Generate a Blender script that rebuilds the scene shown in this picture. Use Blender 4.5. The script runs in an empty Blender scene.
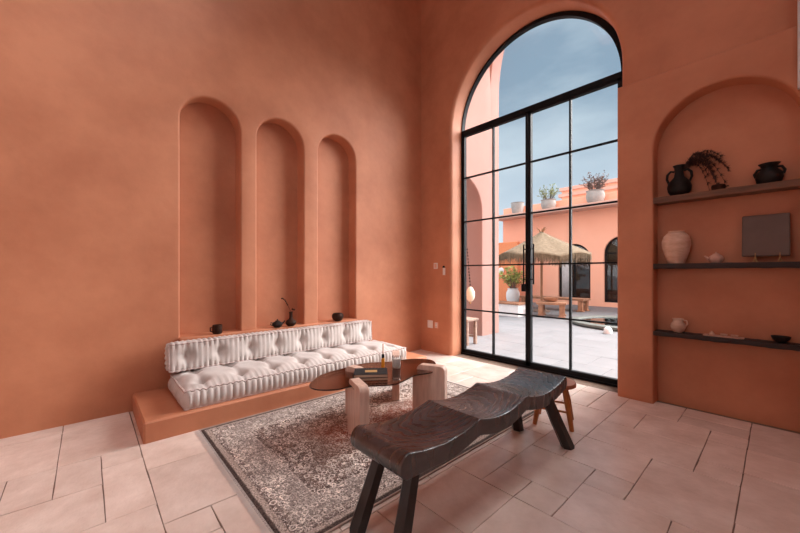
import bpy, math, random
from mathutils import Vector, Matrix
from mathutils.geometry import tessellate_polygon
PI = math.pi
random.seed(7)
C = bpy.context.scene.collection
SC = bpy.context.scene

# ---------------------------------------------------------------- camera
AZ = math.radians(42.27)
FPX = 344.0
cd_ = bpy.data.cameras.new('camera')
cam = bpy.data.objects.new('camera', cd_)
C.objects.link(cam)
cam.location = (3.80, -3.90, 1.2)
cam.rotation_euler = (PI/2, 0, PI/2 - AZ)
cd_.sensor_width = 36
cd_.lens = FPX/800*36
cd_.shift_y = (273-266.5)/800
cd_.clip_start = 0.02
SC.camera = cam

# ---------------------------------------------------------------- world and lights
SC.view_settings.view_transform = 'Standard'
SC.view_settings.look = 'None'
SC.view_settings.exposure = -0.05
SC.view_settings.gamma = 1.0
W = bpy.data.worlds.new('sky'); SC.world = W
W.use_nodes = True
wn, wl = W.node_tree.nodes, W.node_tree.links
wn.clear()
wo = wn.new('ShaderNodeOutputWorld'); wb = wn.new('ShaderNodeBackground')
tc = wn.new('ShaderNodeTexCoord'); sep = wn.new('ShaderNodeSeparateXYZ')
mp = wn.new('ShaderNodeMapping'); mp.inputs['Scale'].default_value = (1.2, 1.2, 3.4)
nz = wn.new('ShaderNodeTexNoise'); nz.inputs['Scale'].default_value = 2.1; nz.inputs['Detail'].default_value = 6; nz.inputs['Roughness'].default_value = .5
cr = wn.new('ShaderNodeValToRGB')
cr.color_ramp.elements[0].position = 0.42; cr.color_ramp.elements[0].color = (.235, .335, .435, 1)
cr.color_ramp.elements[1].position = 0.62; cr.color_ramp.elements[1].color = (.42, .52, .60, 1)
hr = wn.new('ShaderNodeValToRGB')
hr.color_ramp.elements[0].position = 0.02; hr.color_ramp.elements[0].color = (1, 1, 1, 1)
hr.color_ramp.elements[1].position = 0.42; hr.color_ramp.elements[1].color = (0, 0, 0, 1)
mx = wn.new('ShaderNodeMix'); mx.data_type = 'RGBA'
mx.inputs['B'].default_value = (.66, .76, .84, 1)
wl.new(tc.outputs['Generated'], mp.inputs['Vector']); wl.new(mp.outputs[0], nz.inputs['Vector'])
wl.new(nz.outputs['Fac'], cr.inputs[0]); wl.new(tc.outputs['Generated'], sep.inputs[0])
wl.new(sep.outputs['Z'], hr.inputs[0]); wl.new(hr.outputs[0], mx.inputs['Factor'])
wl.new(cr.outputs[0], mx.inputs['A']); wl.new(mx.outputs['Result'], wb.inputs['Color'])
wb.inputs['Strength'].default_value = 1.3
wl.new(wb.outputs[0], wo.inputs['Surface'])

def sun(name, direction, strength, angle, col):
    l = bpy.data.lights.new(name, 'SUN'); l.energy = strength; l.angle = math.radians(angle); l.color = col
    o = bpy.data.objects.new(name, l); C.objects.link(o)
    o.rotation_euler = Vector(direction).to_track_quat('-Z', 'Y').to_euler()
    o.location = (6, 8, 9)
    return o
sun('sun', (-.42, -.66, -.58), 18, 66, (1.0, .975, .96))
sun('facade_fill_sun', (-.12, .55, -.80), 4.2, 120, (1.0, .98, .98))  # second sun, added as fill to brighten the facade across the courtyard

def area(name, loc, direction, sx, sy, power, col):
    l = bpy.data.lights.new(name, 'AREA'); l.shape = 'RECTANGLE'; l.size = sx; l.size_y = sy
    l.energy = power; l.color = col
    o = bpy.data.objects.new(name, l); C.objects.link(o)
    o.location = loc; o.rotation_euler = Vector(direction).to_track_quat('-Z', 'Y').to_euler()
    return o
# fill lamps added to brighten the room, set at unseen openings built below
area('fill_light_rear', (2.4, -7.42, 2.6), (0, 1, -.05), 1.9, 2.7, 4, (1, .93, .87))
area('fill_light_side', (5.32, -3.6, 3.6), (-1, 0, -.1), 2.2, 2.6, 2, (1, .93, .87))
area('fill_light_roof', (2.4, -3.0, 6.1), (0, 0, -1), 2.4, 2.0, 9, (1, .95, .91)).data.spread = math.radians(80)

# ---------------------------------------------------------------- materials
def lin(r, g, b):
    f = lambda c: ((c/255+.055)/1.055)**2.4 if c/255 > .04045 else c/255/12.92
    return (f(r), f(g), f(b), 1)

def mat(name, c1, c2=None, scale=6, rough=.6, bump=0, bscale=40, detail=6, metal=0, spec=.5, coords='pos', stretch=(1,1,1),
        lo=.35, hi=.68, rand=0, rough2=None, bdist=.01, sheen=0, c3=None):
    m = bpy.data.materials.new(name); m.use_nodes = True
    n, l = m.node_tree.nodes, m.node_tree.links
    b = n['Principled BSDF']
    b.inputs['Roughness'].default_value = rough; b.inputs['Metallic'].default_value = metal
    b.inputs['Specular IOR Level'].default_value = spec
    if sheen: b.inputs['Sheen Weight'].default_value = sheen
    if coords == 'pos':
        g = n.new('ShaderNodeNewGeometry'); src = g.outputs['Position']
    else:
        g = n.new('ShaderNodeTexCoord'); src = g.outputs['Object']
    mp = n.new('ShaderNodeMapping'); mp.inputs['Scale'].default_value = stretch
    l.new(src, mp.inputs['Vector']); v = mp.outputs[0]
    if c2 is None: c2 = tuple(x*.8 for x in c1[:3])+(1,)
    t = n.new('ShaderNodeTexNoise'); t.inputs['Scale'].default_value = scale; t.inputs['Detail'].default_value = detail
    t.inputs['Roughness'].default_value = .6
    l.new(v, t.inputs['Vector'])
    r = n.new('ShaderNodeValToRGB')
    r.color_ramp.elements[0].position = lo; r.color_ramp.elements[0].color = c2
    r.color_ramp.elements[1].position = hi; r.color_ramp.elements[1].color = c1
    if c3: e = r.color_ramp.elements.new((lo+hi)/2); e.color = c3
    l.new(t.outputs['Fac'], r.inputs[0]); col = r.outputs[0]
    if rand:
        oi = n.new('ShaderNodeObjectInfo'); mr = n.new('ShaderNodeMapRange')
        mr.inputs['To Min'].default_value = 1-rand; mr.inputs['To Max'].default_value = 1+rand
        l.new(oi.outputs['Random'], mr.inputs['Value'])
        hs = n.new('ShaderNodeHueSaturation'); l.new(col, hs.inputs['Color']); l.new(mr.outputs[0], hs.inputs['Value']); col = hs.outputs[0]
    l.new(col, b.inputs['Base Color'])
    if rough2 is not None:
        mr = n.new('ShaderNodeMapRange'); mr.inputs['From Min'].default_value = .35; mr.inputs['From Max'].default_value = .65
        mr.inputs['To Min'].default_value = rough; mr.inputs['To Max'].default_value = rough2
        t3 = n.new('ShaderNodeTexNoise'); t3.inputs['Scale'].default_value = bscale*.4; l.new(v, t3.inputs['Vector'])
        l.new(t3.outputs['Fac'], mr.inputs['Value']); l.new(mr.outputs[0], b.inputs['Roughness'])
    if bump:
        t2 = n.new('ShaderNodeTexNoise'); t2.inputs['Scale'].default_value = bscale; t2.inputs['Detail'].default_value = 5
        l.new(v, t2.inputs['Vector'])
        bp = n.new('ShaderNodeBump'); bp.inputs['Strength'].default_value = bump; bp.inputs['Distance'].default_value = bdist
        l.new(t2.outputs['Fac'], bp.inputs['Height']); l.new(bp.outputs[0], b.inputs['Normal'])
    return m

PL1, PL2 = (.60, .240, .128, 1), (.46, .165, .083, 1)
M = {}
M['plaster'] = mat('terracotta_plaster', PL1, PL2, scale=1.6, rough=.60, bump=.15, bscale=7, detail=11, lo=.32, hi=.66, bdist=.02, spec=.4)
M['ceiling'] = mat('pale_ceiling_plaster', (.74, .40, .27, 1), (.70, .36, .24, 1), scale=2, rough=.8)
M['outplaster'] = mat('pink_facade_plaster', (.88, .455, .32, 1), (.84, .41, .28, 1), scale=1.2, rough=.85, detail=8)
M['porch'] = mat('pink_porch_shaded', (.33, .185, .155, 1), (.30, .165, .135, 1), scale=1.2, rough=.85)  # shade painted in: same plaster as the facade, darkened against the strong sun
M['outorange'] = mat('orange_facade_plaster', (.80, .27, .12, 1), (.74, .23, .10, 1), scale=1.2, rough=.85, detail=8)
M['cornice'] = mat('pale_cornice_plaster', (.64, .40, .33, 1), (.58, .35, .28, 1), scale=2, rough=.85)
M['grout'] = mat('floor_grout', (.22, .14, .10, 1), (.16, .10, .07, 1), scale=30, rough=.9)
M['paving'] = mat('pale_outdoor_paving', (.185, .180, .187, 1), (.155, .150, .157, 1), scale=2.5, rough=.7, rand=.05)
M['pavegrout'] = mat('outdoor_grout', (.125, .12, .12, 1), (.11, .105, .105, 1), scale=20, rough=.9)
M['black'] = mat('black_steel', (.012, .012, .014, 1), (.008, .008, .009, 1), rough=.55, spec=.12)
M['charred'] = mat('charred_wood', (.026, .026, .034, 1), (.007, .007, .009, 1), scale=18, rough=.30, bump=.5, bscale=60, stretch=(1, .2, 1), spec=.7, bdist=.003, lo=.42, hi=.62)
def carve(m):
    n, l = m.node_tree.nodes, m.node_tree.links; b = n['Principled BSDF']; b.inputs['IOR'].default_value = 1.75
    tc = n.new('ShaderNodeTexCoord'); mp = n.new('ShaderNodeMapping'); mp.inputs['Scale'].default_value = (1, .42, .2); mp.inputs['Location'].default_value = (.05, .1, 0)
    w = n.new('ShaderNodeTexWave'); w.wave_type = 'RINGS'; w.rings_direction = 'Z'; w.inputs['Scale'].default_value = 11; w.inputs['Distortion'].default_value = 7; w.inputs['Detail'].default_value = 3; w.inputs['Detail Scale'].default_value = 1.4
    l.new(tc.outputs['Object'], mp.inputs[0]); l.new(mp.outputs[0], w.inputs['Vector'])
    r = n.new('ShaderNodeMapRange'); r.inputs['To Min'].default_value = .25; r.inputs['To Max'].default_value = .36
    l.new(w.outputs['Fac'], r.inputs['Value']); l.new(r.outputs[0], b.inputs['Roughness'])
    bp = n.new('ShaderNodeBump'); bp.inputs['Strength'].default_value = .35; bp.inputs['Distance'].default_value = .0018
    old = b.inputs['Normal'].links[0].from_node
    l.new(w.outputs['Fac'], bp.inputs['Height']); l.new(old.outputs[0], bp.inputs['Normal']); l.new(bp.outputs[0], b.inputs['Normal'])
carve(M['charred'])
M['charredleg'] = mat('charred_leg_wood', (.035, .028, .026, 1), (.014, .011, .010, 1), scale=14, rough=.42, bump=.4, bscale=40, stretch=(1, 1, .15), bdist=.004)
M['honeywood'] = mat('honey_wood', (.52, .20, .055, 1), (.36, .12, .03, 1), scale=9, rough=.35, stretch=(4, 4, .6), bump=.1)
M['redwood'] = mat('reddish_seat_wood', (.50, .20, .11, 1), (.36, .13, .07, 1), scale=9, rough=.3, stretch=(1, 5, 1))
M['shelfwood'] = mat('brown_shelf_wood', (.20, .085, .042, 1), (.10, .040, .020, 1), scale=12, rough=.6, stretch=(.25, 3, 4), bump=.3, bscale=30)
M['darkshelf'] = mat('dark_shelf_wood', (.035, .013, .009, 1), (.018, .008, .006, 1), scale=12, rough=.65, stretch=(.25, 3, 4), bump=.3, bscale=30)
M['trav'] = mat('pale_travertine_leg', (.78, .56, .46, 1), (.56, .36, .28, 1), scale=9, rough=.42, stretch=(3.5, 3.5, .35), bump=.15, bscale=40, lo=.3, hi=.7)
M['linen'] = mat('cream_linen', (.64, .565, .53, 1), (.53, .455, .42, 1), scale=7, rough=.9, bump=.12, bscale=300, coords='pos', bdist=.002, sheen=.3)
M['piping'] = mat('linen_piping', (.72, .60, .56, 1), (.50, .38, .36, 1), scale=60, rough=.95)
M['blackclay'] = mat('black_clay', (.020, .015, .014, 1), (.009, .007, .006, 1), scale=9, rough=.55, spec=.2, bump=.2, coords='obj')
M['browncera'] = mat('dark_brown_ceramic', (.06, .022, .012, 1), (.02, .008, .005, 1), scale=14, rough=.55, spec=.12, coords='obj')
M['terra'] = mat('pale_terracotta_clay', (.74, .50, .38, 1), (.56, .33, .23, 1), scale=8, rough=.8, bump=.35, bscale=18, coords='obj', stretch=(1, 1, 3))
M['pinkclay'] = mat('pink_clay', (.76, .47, .36, 1), (.62, .34, .25, 1), scale=8, rough=.7, coords='obj')
M['slate'] = mat('grey_brown_slab', (.16, .105, .085, 1), (.13, .085, .07, 1), scale=5, rough=.75, coords='obj')
M['brass'] = mat('aged_brass', (.45, .26, .10, 1), (.35, .18, .07, 1), rough=.4, metal=.7)
M['white'] = mat('white_plastic', (.78, .70, .66, 1), (.74, .66, .62, 1), rough=.4)
M['pinkplate'] = mat('painted_plate', (.74, .42, .32, 1), (.72, .40, .30, 1), rough=.5)
M['wax'] = mat('white_wax', (.88, .85, .82, 1), (.84, .80, .76, 1), rough=.4)
M['amber'] = mat('amber_liquid', (.80, .36, .03, 1), (.70, .28, .02, 1), rough=.12)
M['reed'] = mat('orange_reed', (.72, .27, .08, 1), (.6, .2, .06, 1), rough=.7)
M['paper'] = mat('book_pages', (.62, .45, .33, 1), (.50, .35, .25, 1), scale=40, rough=.9, stretch=(1, 1, 30))
M['cover'] = mat('charcoal_book_cover', (.045, .04, .04, 1), (.012, .011, .012, 1), scale=60, rough=.8, spec=.15)
M['cover2'] = mat('brown_book_cover', (.16, .07, .04, 1), (.12, .05, .03, 1), rough=.5)
M['gold'] = mat('ochre_print', (.55, .33, .12, 1), (.42, .24, .08, 1), scale=30, rough=.5)
M['thatch'] = mat('straw_thatch', (.22, .155, .095, 1), (.14, .095, .055, 1), scale=14, rough=.95, bump=.5, bscale=60, stretch=(1, 1, .3))
M['polewood'] = mat('umbrella_pole_wood', (.40, .19, .09, 1), (.30, .13, .06, 1), rough=.7)
M['rustic'] = mat('rustic_outdoor_wood', (.42, .20, .11, 1), (.27, .12, .065, 1), scale=10, rough=.75)
M['weathered'] = mat('weathered_stool_wood', (.33, .22, .17, 1), (.19, .12, .09, 1), scale=14, rough=.8)
M['whitewash'] = mat('whitewashed_masonry', (.80, .76, .75, 1), (.74, .70, .69, 1), rough=.85)
M['planter'] = mat('whitewashed_planter', (.42, .385, .36, 1), (.32, .29, .27, 1), scale=4, rough=.85, coords='obj')
M['leaf'] = mat('olive_leaf', (.30, .33, .10, 1), (.14, .18, .05, 1), scale=20, rough=.6)
M['leafy'] = mat('yellow_green_leaf', (.50, .48, .14, 1), (.26, .32, .07, 1), scale=20, rough=.6)
M['drygrass'] = mat('purple_dry_leaf', (.22, .14, .13, 1), (.12, .09, .07, 1), scale=20, rough=.8)
M['dryplume'] = mat('dark_dried_plume', (.10, .045, .035, 1), (.05, .022, .018, 1), scale=30, rough=.9)
M['curtain'] = mat('white_curtain_cloth', (.72, .70, .70, 1), (.62, .60, .60, 1), rough=.9)
M['gourd'] = mat('pale_gourd', (.72, .58, .45, 1), (.62, .46, .33, 1), scale=8, rough=.7, coords='obj')
M['poolstone'] = mat('grey_pool_stone', (.15, .155, .14, 1), (.10, .105, .09, 1), scale=6, rough=.7)
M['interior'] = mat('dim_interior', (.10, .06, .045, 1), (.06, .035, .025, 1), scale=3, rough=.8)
M['soil'] = mat('soil', (.05, .03, .02, 1), rough=.95)

def glass(name, tint, refl=.08, rough=.0, mixbase=.0):
    m = bpy.data.materials.new(name); m.use_nodes = True
    n, l = m.node_tree.nodes, m.node_tree.links; n.clear()
    o = n.new('ShaderNodeOutputMaterial'); t = n.new('ShaderNodeBsdfTransparent'); t.inputs[0].default_value = tint
    g = n.new('ShaderNodeBsdfGlossy'); g.inputs['Roughness'].default_value = rough; g.inputs['Color'].default_value = (1, 1, 1, 1)
    f = n.new('ShaderNodeFresnel'); f.inputs[0].default_value = 1.45
    mu = n.new('ShaderNodeMath'); mu.operation = 'MULTIPLY'; mu.inputs[1].default_value = refl
    mi = n.new('ShaderNodeMixShader')
    l.new(f.outputs[0], mu.inputs[0]); l.new(mu.outputs[0], mi.inputs[0]); l.new(t.outputs[0], mi.inputs[1]); l.new(g.outputs[0], mi.inputs[2])
    l.new(mi.outputs[0], o.inputs['Surface'])
    return m
M['glass'] = glass('window_glass', (.985, .99, .99, 1), .3)
M['darkglass'] = glass('dark_door_glass', (.80, .80, .80, 1), 1.0)
M['smoke'] = glass('smoked_table_glass', (.66, .47, .40, 1), .9)
M['jarglass'] = glass('clear_jar_glass', (.93, .93, .93, 1), 1.0)
M['water'] = glass('pool_water', (.55, .66, .66, 1), 1.0)

def floor_mat():
    m = mat('travertine_tile', (.86, .715, .64, 1), (.66, .50, .425, 1), scale=3.6, rough=.24, detail=9, lo=.3, hi=.7, rand=.06, bscale=14, spec=.55)
    n, l = m.node_tree.nodes, m.node_tree.links; b = n['Principled BSDF']
    g = n.new('ShaderNodeNewGeometry')
    mp = n.new('ShaderNodeMapping'); mp.inputs['Scale'].default_value = (1.5, 7.0, 1); mp.inputs['Rotation'].default_value = (0, 0, .5)
    v = n.new('ShaderNodeTexNoise'); v.inputs['Scale'].default_value = 26; v.inputs['Detail'].default_value = 8; v.inputs['Roughness'].default_value = .7
    l.new(g.outputs['Position'], mp.inputs[0]); l.new(mp.outputs[0], v.inputs['Vector'])
    r = n.new('ShaderNodeValToRGB'); r.color_ramp.elements[0].position = .60; r.color_ramp.elements[0].color = (0, 0, 0, 1)
    r.color_ramp.elements[1].position = .68; r.color_ramp.elements[1].color = (1, 1, 1, 1); l.new(v.outputs['Fac'], r.inputs[0])
    mx = n.new('ShaderNodeMix'); mx.data_type = 'RGBA'; mx.inputs['B'].default_value = (.52, .34, .26, 1)
    old = b.inputs['Base Color'].links[0].from_socket
    mu = n.new('ShaderNodeMath'); mu.operation = 'MULTIPLY'; mu.inputs[1].default_value = .5; l.new(r.outputs[0], mu.inputs[0])
    l.new(mu.outputs[0], mx.inputs['Factor']); l.new(old, mx.inputs['A']); l.new(mx.outputs['Result'], b.inputs['Base Color'])
    t2 = n.new('ShaderNodeTexNoise'); t2.inputs['Scale'].default_value = 22; t2.inputs['Detail'].default_value = 6; l.new(g.outputs['Position'], t2.inputs['Vector'])
    bp = n.new('ShaderNodeBump'); bp.inputs['Strength'].default_value = .42; bp.inputs['Distance'].default_value = .007
    l.new(t2.outputs['Fac'], bp.inputs['Height']); l.new(bp.outputs[0], b.inputs['Normal'])
    return m
M['tile'] = floor_mat()

def rug_mat(hx, hy):
    m = bpy.data.materials.new('faded_persian_weave'); m.use_nodes = True
    n, l = m.node_tree.nodes, m.node_tree.links; b = n['Principled BSDF']; b.inputs['Roughness'].default_value = .95
    b.inputs['Specular IOR Level'].default_value = .1
    tcn = n.new('ShaderNodeTexCoord'); P = tcn.outputs['Object']
    def math_(op, a, bb=None, clamp=False):
        k = n.new('ShaderNodeMath'); k.operation = op; k.use_clamp = clamp
        for i, x in enumerate((a, bb)):
            if x is None: continue
            if isinstance(x, (int, float)): k.inputs[i].default_value = x
            else: l.new(x, k.inputs[i])
        return k.outputs[0]
    s = n.new('ShaderNodeSeparateXYZ'); l.new(P, s.inputs[0])
    # distance to the edge of the rug
    dx = math_('SUBTRACT', hx, math_('ABSOLUTE', s.outputs[0])); dy = math_('SUBTRACT', hy, math_('ABSOLUTE', s.outputs[1]))
    wob = n.new('ShaderNodeTexNoise'); wob.inputs['Scale'].default_value = 9; l.new(P, wob.inputs['Vector'])
    e = math_('ADD', math_('MINIMUM', dx, dy), math_('MULTIPLY', math_('SUBTRACT', wob.outputs['Fac'], .5), .012))
    band = n.new('ShaderNodeValToRGB'); band.color_ramp.interpolation = 'LINEAR'
    cols = [(0, (.075, .052, .046)), (.030, (.075, .052, .046)), (.035, (.40, .32, .28)), (.062, (.40, .32, .28)), (.066, (.13, .09, .08)), (.10, (.22,.165,.15)),
            (.104, (.38, .30, .26)), (.112, (.25, .20, .18)), (.27, (.26, .21, .19)), (.275, (.42, .34, .30)), (.285, (.12, .085, .075)),
            (.34, (.16, .10, .085)), (.345, (.34, .26, .22)), (.355, (.13, .09, .08)), (.55, (.20, .125, .10)), (.80, (.30, .10, .065))]
    el = band.color_ramp.elements
    el[0].position = 0; el[0].color = cols[0][1]+(1,)
    el[1].position = 1; el[1].color = cols[-1][1]+(1,)
    for p, c in cols[1:]: q = el.new(p); q.color = c+(1,)
    l.new(math_('MULTIPLY', e, 1.0), band.inputs[0])
    # floral figure: mirrored domain so that it repeats like a woven pattern
    ab = n.new('ShaderNodeCombineXYZ'); l.new(math_('ABSOLUTE', s.outputs[0]), ab.inputs[0]); l.new(math_('PINGPONG', s.outputs[1], .30), ab.inputs[1])
    ns = n.new('ShaderNodeTexNoise'); ns.inputs['Scale'].default_value = 24; ns.inputs['Detail'].default_value = 3; ns.inputs['Distortion'].default_value = 1.8; l.new(ab.outputs[0], ns.inputs['Vector'])
    vo = n.new('ShaderNodeTexVoronoi'); vo.inputs['Scale'].default_value = 22; l.new(ab.outputs[0], vo.inputs['Vector'])
    ring = math_('ABSOLUTE', math_('SUBTRACT', vo.outputs['Distance'], .36)); ring = math_('LESS_THAN', ring, .07)
    vine = math_('LESS_THAN', math_('ABSOLUTE', math_('SUBTRACT', ns.outputs['Fac'], .5)), .030)
    fig = math_('MAXIMUM', ring, vine)
    wear = n.new('ShaderNodeTexNoise'); wear.inputs['Scale'].default_value = 5; wear.inputs['Detail'].default_value = 6; l.new(P, wear.inputs['Vector'])
    wr = n.new('ShaderNodeMapRange'); wr.inputs['From Min'].default_value = .38; wr.inputs['From Max'].default_value = .62; wr.inputs['To Min'].default_value = .45; wr.inputs['To Max'].default_value = 1.0; l.new(wear.outputs['Fac'], wr.inputs['Value'])
    inner = math_('GREATER_THAN', e, .066)
    f = math_('MULTIPLY', math_('MULTIPLY', fig, wr.outputs[0]), math_('MULTIPLY', inner, .95))
    m1 = n.new('ShaderNodeMix'); m1.data_type = 'RGBA'; l.new(f, m1.inputs['Factor']); l.new(band.outputs[0], m1.inputs['A']); m1.inputs['B'].default_value = (.78, .68, .61, 1)
    # dark outlines
    vo2 = n.new('ShaderNodeTexVoronoi'); vo2.inputs['Scale'].default_value = 46; l.new(ab.outputs[0], vo2.inputs['Vector'])
    dk = math_('MULTIPLY', math_('LESS_THAN', vo2.outputs['Distance'], .24), .55)
    m2 = n.new('ShaderNodeMix'); m2.data_type = 'RGBA'; l.new(dk, m2.inputs['Factor']); l.new(m1.outputs['Result'], m2.inputs['A']); m2.inputs['B'].default_value = (.05, .034, .03, 1)
    # fine pile grain
    fg = n.new('ShaderNodeTexNoise'); fg.inputs['Scale'].default_value = 120; fg.inputs['Detail'].default_value = 3; l.new(P, fg.inputs['Vector'])
    gr = n.new('ShaderNodeMapRange'); gr.inputs['From Min'].default_value = .3; gr.inputs['From Max'].default_value = .7; gr.inputs['To Min'].default_value = .35; gr.inputs['To Max'].default_value = 1.75; l.new(fg.outputs['Fac'], gr.inputs['Value'])
    m3 = n.new('ShaderNodeMix'); m3.data_type = 'RGBA'; m3.blend_type = 'MULTIPLY'; m3.inputs['Factor'].default_value = 1; l.new(m2.outputs['Result'], m3.inputs['A'])
    cc = n.new('ShaderNodeCombineColor')
    for k in range(3): l.new(gr.outputs[0], cc.inputs[k])
    l.new(cc.outputs[0], m3.inputs['B'])
    l.new(m3.outputs['Result'], b.inputs['Base Color'])
    bp = n.new('ShaderNodeBump'); bp.inputs['Strength'].default_value = .5; bp.inputs['Distance'].default_value = .004; l.new(fg.outputs['Fac'], bp.inputs['Height']); l.new(bp.outputs[0], b.inputs['Normal'])
    return m

# ---------------------------------------------------------------- mesh helpers
class MB:
    def __init__(s): s.v = []; s.f = []
    def add(s, vs, fs):
        o = len(s.v); s.v += [tuple(v) for v in vs]; s.f += [tuple(i+o for i in f) for f in fs]; return s
    def box(s, x0, y0, z0, x1, y1, z1, c=0.0):
        if c <= 0:
            vs = [(x, y, z) for z in (z0, z1) for y in (y0, y1) for x in (x0, x1)]
            return s.add(vs, [(0,2,3,1), (4,5,7,6), (0,1,5,4), (2,6,7,3), (0,4,6,2), (1,3,7,5)])
        # box with chamfered edges
        ext = []
        for ax in range(3):
            for sg in (0, 1):
                pts = []
                lo = [x0, y0, z0]; hi = [x1, y1, z1]
                u, w = [(1, 2), (2, 0), (0, 1)][ax]
                for a, b in ((0, 0), (1, 0), (1, 1), (0, 1)):
                    p = [0, 0, 0]; p[ax] = hi[ax] if sg else lo[ax]
                    p[u] = (hi[u]-c) if a else (lo[u]+c); p[w] = (hi[w]-c) if b else (lo[w]+c)
                    pts.append(tuple(p))
                ext += pts
        import bmesh
        bm = bmesh.new()
        for p in ext: bm.verts.new(p)
        r = bmesh.ops.convex_hull(bm, input=bm.verts)
        bm.verts.ensure_lookup_table(); bm.verts.index_update()
        bmesh.ops.dissolve_limit(bm, angle_limit=.02, verts=bm.verts, edges=bm.edges)
        bm.verts.index_update()
        vs = [tuple(v.co) for v in bm.verts]; fs = [tuple(v.index for v in f.verts) for f in bm.faces]
        bm.free()
        return s.add(vs, fs)
    def tube(s, pts, rad, n=10, cap=True, squash=None, rot=0):
        pts = [Vector(p) for p in pts]
        if not hasattr(rad, '__len__'): rad = [rad]*len(pts)
        vs = []; fs = []
        up = None
        for i, p in enumerate(pts):
            a = pts[max(i-1, 0)]; b = pts[min(i+1, len(pts)-1)]
            d = (b-a).normalized()
            if up is None:
                up = Vector((0, 0, 1)) if abs(d.z) < .9 else Vector((0, 1, 0))
            u = d.cross(up).normalized(); w = u.cross(d).normalized(); up = w
            for k in range(n):
                t = 2*PI*k/n+rot
                sq = squash or (1, 1)
                vs.append(p+u*(math.cos(t)*rad[i]*sq[0])+w*(math.sin(t)*rad[i]*sq[1]))
        for i in range(len(pts)-1):
            for k in range(n):
                a = i*n+k; b = i*n+(k+1) % n
                fs.append((a, b, b+n, a+n))
        if cap: fs.append(tuple(range(n-1, -1, -1))); fs.append(tuple(range((len(pts)-1)*n, len(pts)*n)))
        return s.add(vs, fs)
    def lathe(s, prof, c=(0, 0, 0), n=28, wob=0):
        vs = []; fs = []; rg = random.Random(len(prof)*7+int(wob*1000))
        ph = rg.random()*6
        for (r, z) in prof:
            for k in range(n):
                t = 2*PI*k/n
                rr = r*(1+wob*math.sin(3*t+ph+z*9)+wob*.6*math.sin(5*t+z*23))
                vs.append((c[0]+rr*math.cos(t), c[1]+rr*math.sin(t), c[2]+z))
        for i in range(len(prof)-1):
            for k in range(n):
                a = i*n+k; b = i*n+(k+1) % n
                fs.append((a, b, b+n, a+n))
        if prof[0][0] > 1e-4: fs.append(tuple(range(n-1, -1, -1)))
        if prof[-1][0] > 1e-4: fs.append(tuple(range((len(prof)-1)*n, len(prof)*n)))
        return s.add(vs, fs)
    def ball(s, c, r, n=12, m=8, sc=(1, 1, 1)):
        vs = []; fs = []
        for i in range(m+1):
            a = PI*i/m
            for k in range(n):
                t = 2*PI*k/n
                vs.append((c[0]+r*sc[0]*math.sin(a)*math.cos(t), c[1]+r*sc[1]*math.sin(a)*math.sin(t), c[2]-r*sc[2]*math.cos(a)))
        for i in range(m):
            for k in range(n):
                a = i*n+k; b = i*n+(k+1) % n
                fs.append((a, b, b+n, a+n))
        return s.add(vs, fs)
    def prism(s, poly, axis, a, b):
        # poly of 2D points, extruded along axis between a and b
        def P(p, t):
            return {'x': (t, p[0], p[1]), 'y': (p[0], t, p[1]), 'z': (p[0], p[1], t)}[axis]
        n = len(poly)
        vs = [P(p, a) for p in poly]+[P(p, b) for p in poly]
        fs = [(i, (i+1) % n, (i+1) % n+n, i+n) for i in range(n)]
        fs += [tuple(range(n-1, -1, -1)), tuple(range(n, 2*n))]
        return s.add(vs, fs)
    def build(s, name, material, parent=None, smooth=None, loc=None, weld=True):
        me = bpy.data.meshes.new(name); me.from_pydata(s.v, [], s.f)
        import bmesh
        bm = bmesh.new(); bm.from_mesh(me)
        if weld: bmesh.ops.remove_doubles(bm, verts=bm.verts, dist=1e-5)
        bmesh.ops.recalc_face_normals(bm, faces=bm.faces)
        bm.to_mesh(me); bm.free()
        me.materials.append(material)
        if smooth is not None:
            for p in me.polygons: p.use_smooth = True
            try: me.set_sharp_from_angle(angle=math.radians(smooth))
            except Exception: pass
        o = bpy.data.objects.new(name, me); C.objects.link(o)
        if parent is not None: o.parent = parent
        if loc: o.location = loc
        return o

def tag(o, label=None, cat=None, group=None, kind=None):
    if label: o['label'] = label
    if cat: o['category'] = cat
    if group: o['group'] = group
    if kind: o['kind'] = kind
    return o
def thing(name, label, cat, loc=(0, 0, 0), rz=0, group=None):
    o = bpy.data.objects.new(name, None); C.objects.link(o); o.location = loc; o.rotation_euler = (0, 0, rz)
    o.empty_display_size = .05
    return tag(o, label, cat, group)
def setting(name, label, cat, mb=None, material=None, smooth=None):
    if mb is None:
        o = bpy.data.objects.new(name, None); C.objects.link(o)
    else: o = mb.build(name, material, smooth=smooth)
    return tag(o, label, cat, kind='structure')

# arch / rectangle outlines in a plane (u, w); off > 0 grows the outline
def arch_loop(cx, half, z0, zs, off=0, n=28):
    h = half+off; pts = [(cx-h, z0-off), (cx-h, zs)]
    for i in range(1, n): t = PI-PI*i/n; pts.append((cx+h*math.cos(t), zs+h*math.sin(t)))
    pts += [(cx+h, zs), (cx+h, z0-off)]
    return pts
def rect_loop(u0, w0, u1, w1, off=0): return [(u0-off, w0-off), (u0-off, w1+off), (u1+off, w1+off), (u1+off, w0-off)]

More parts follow.
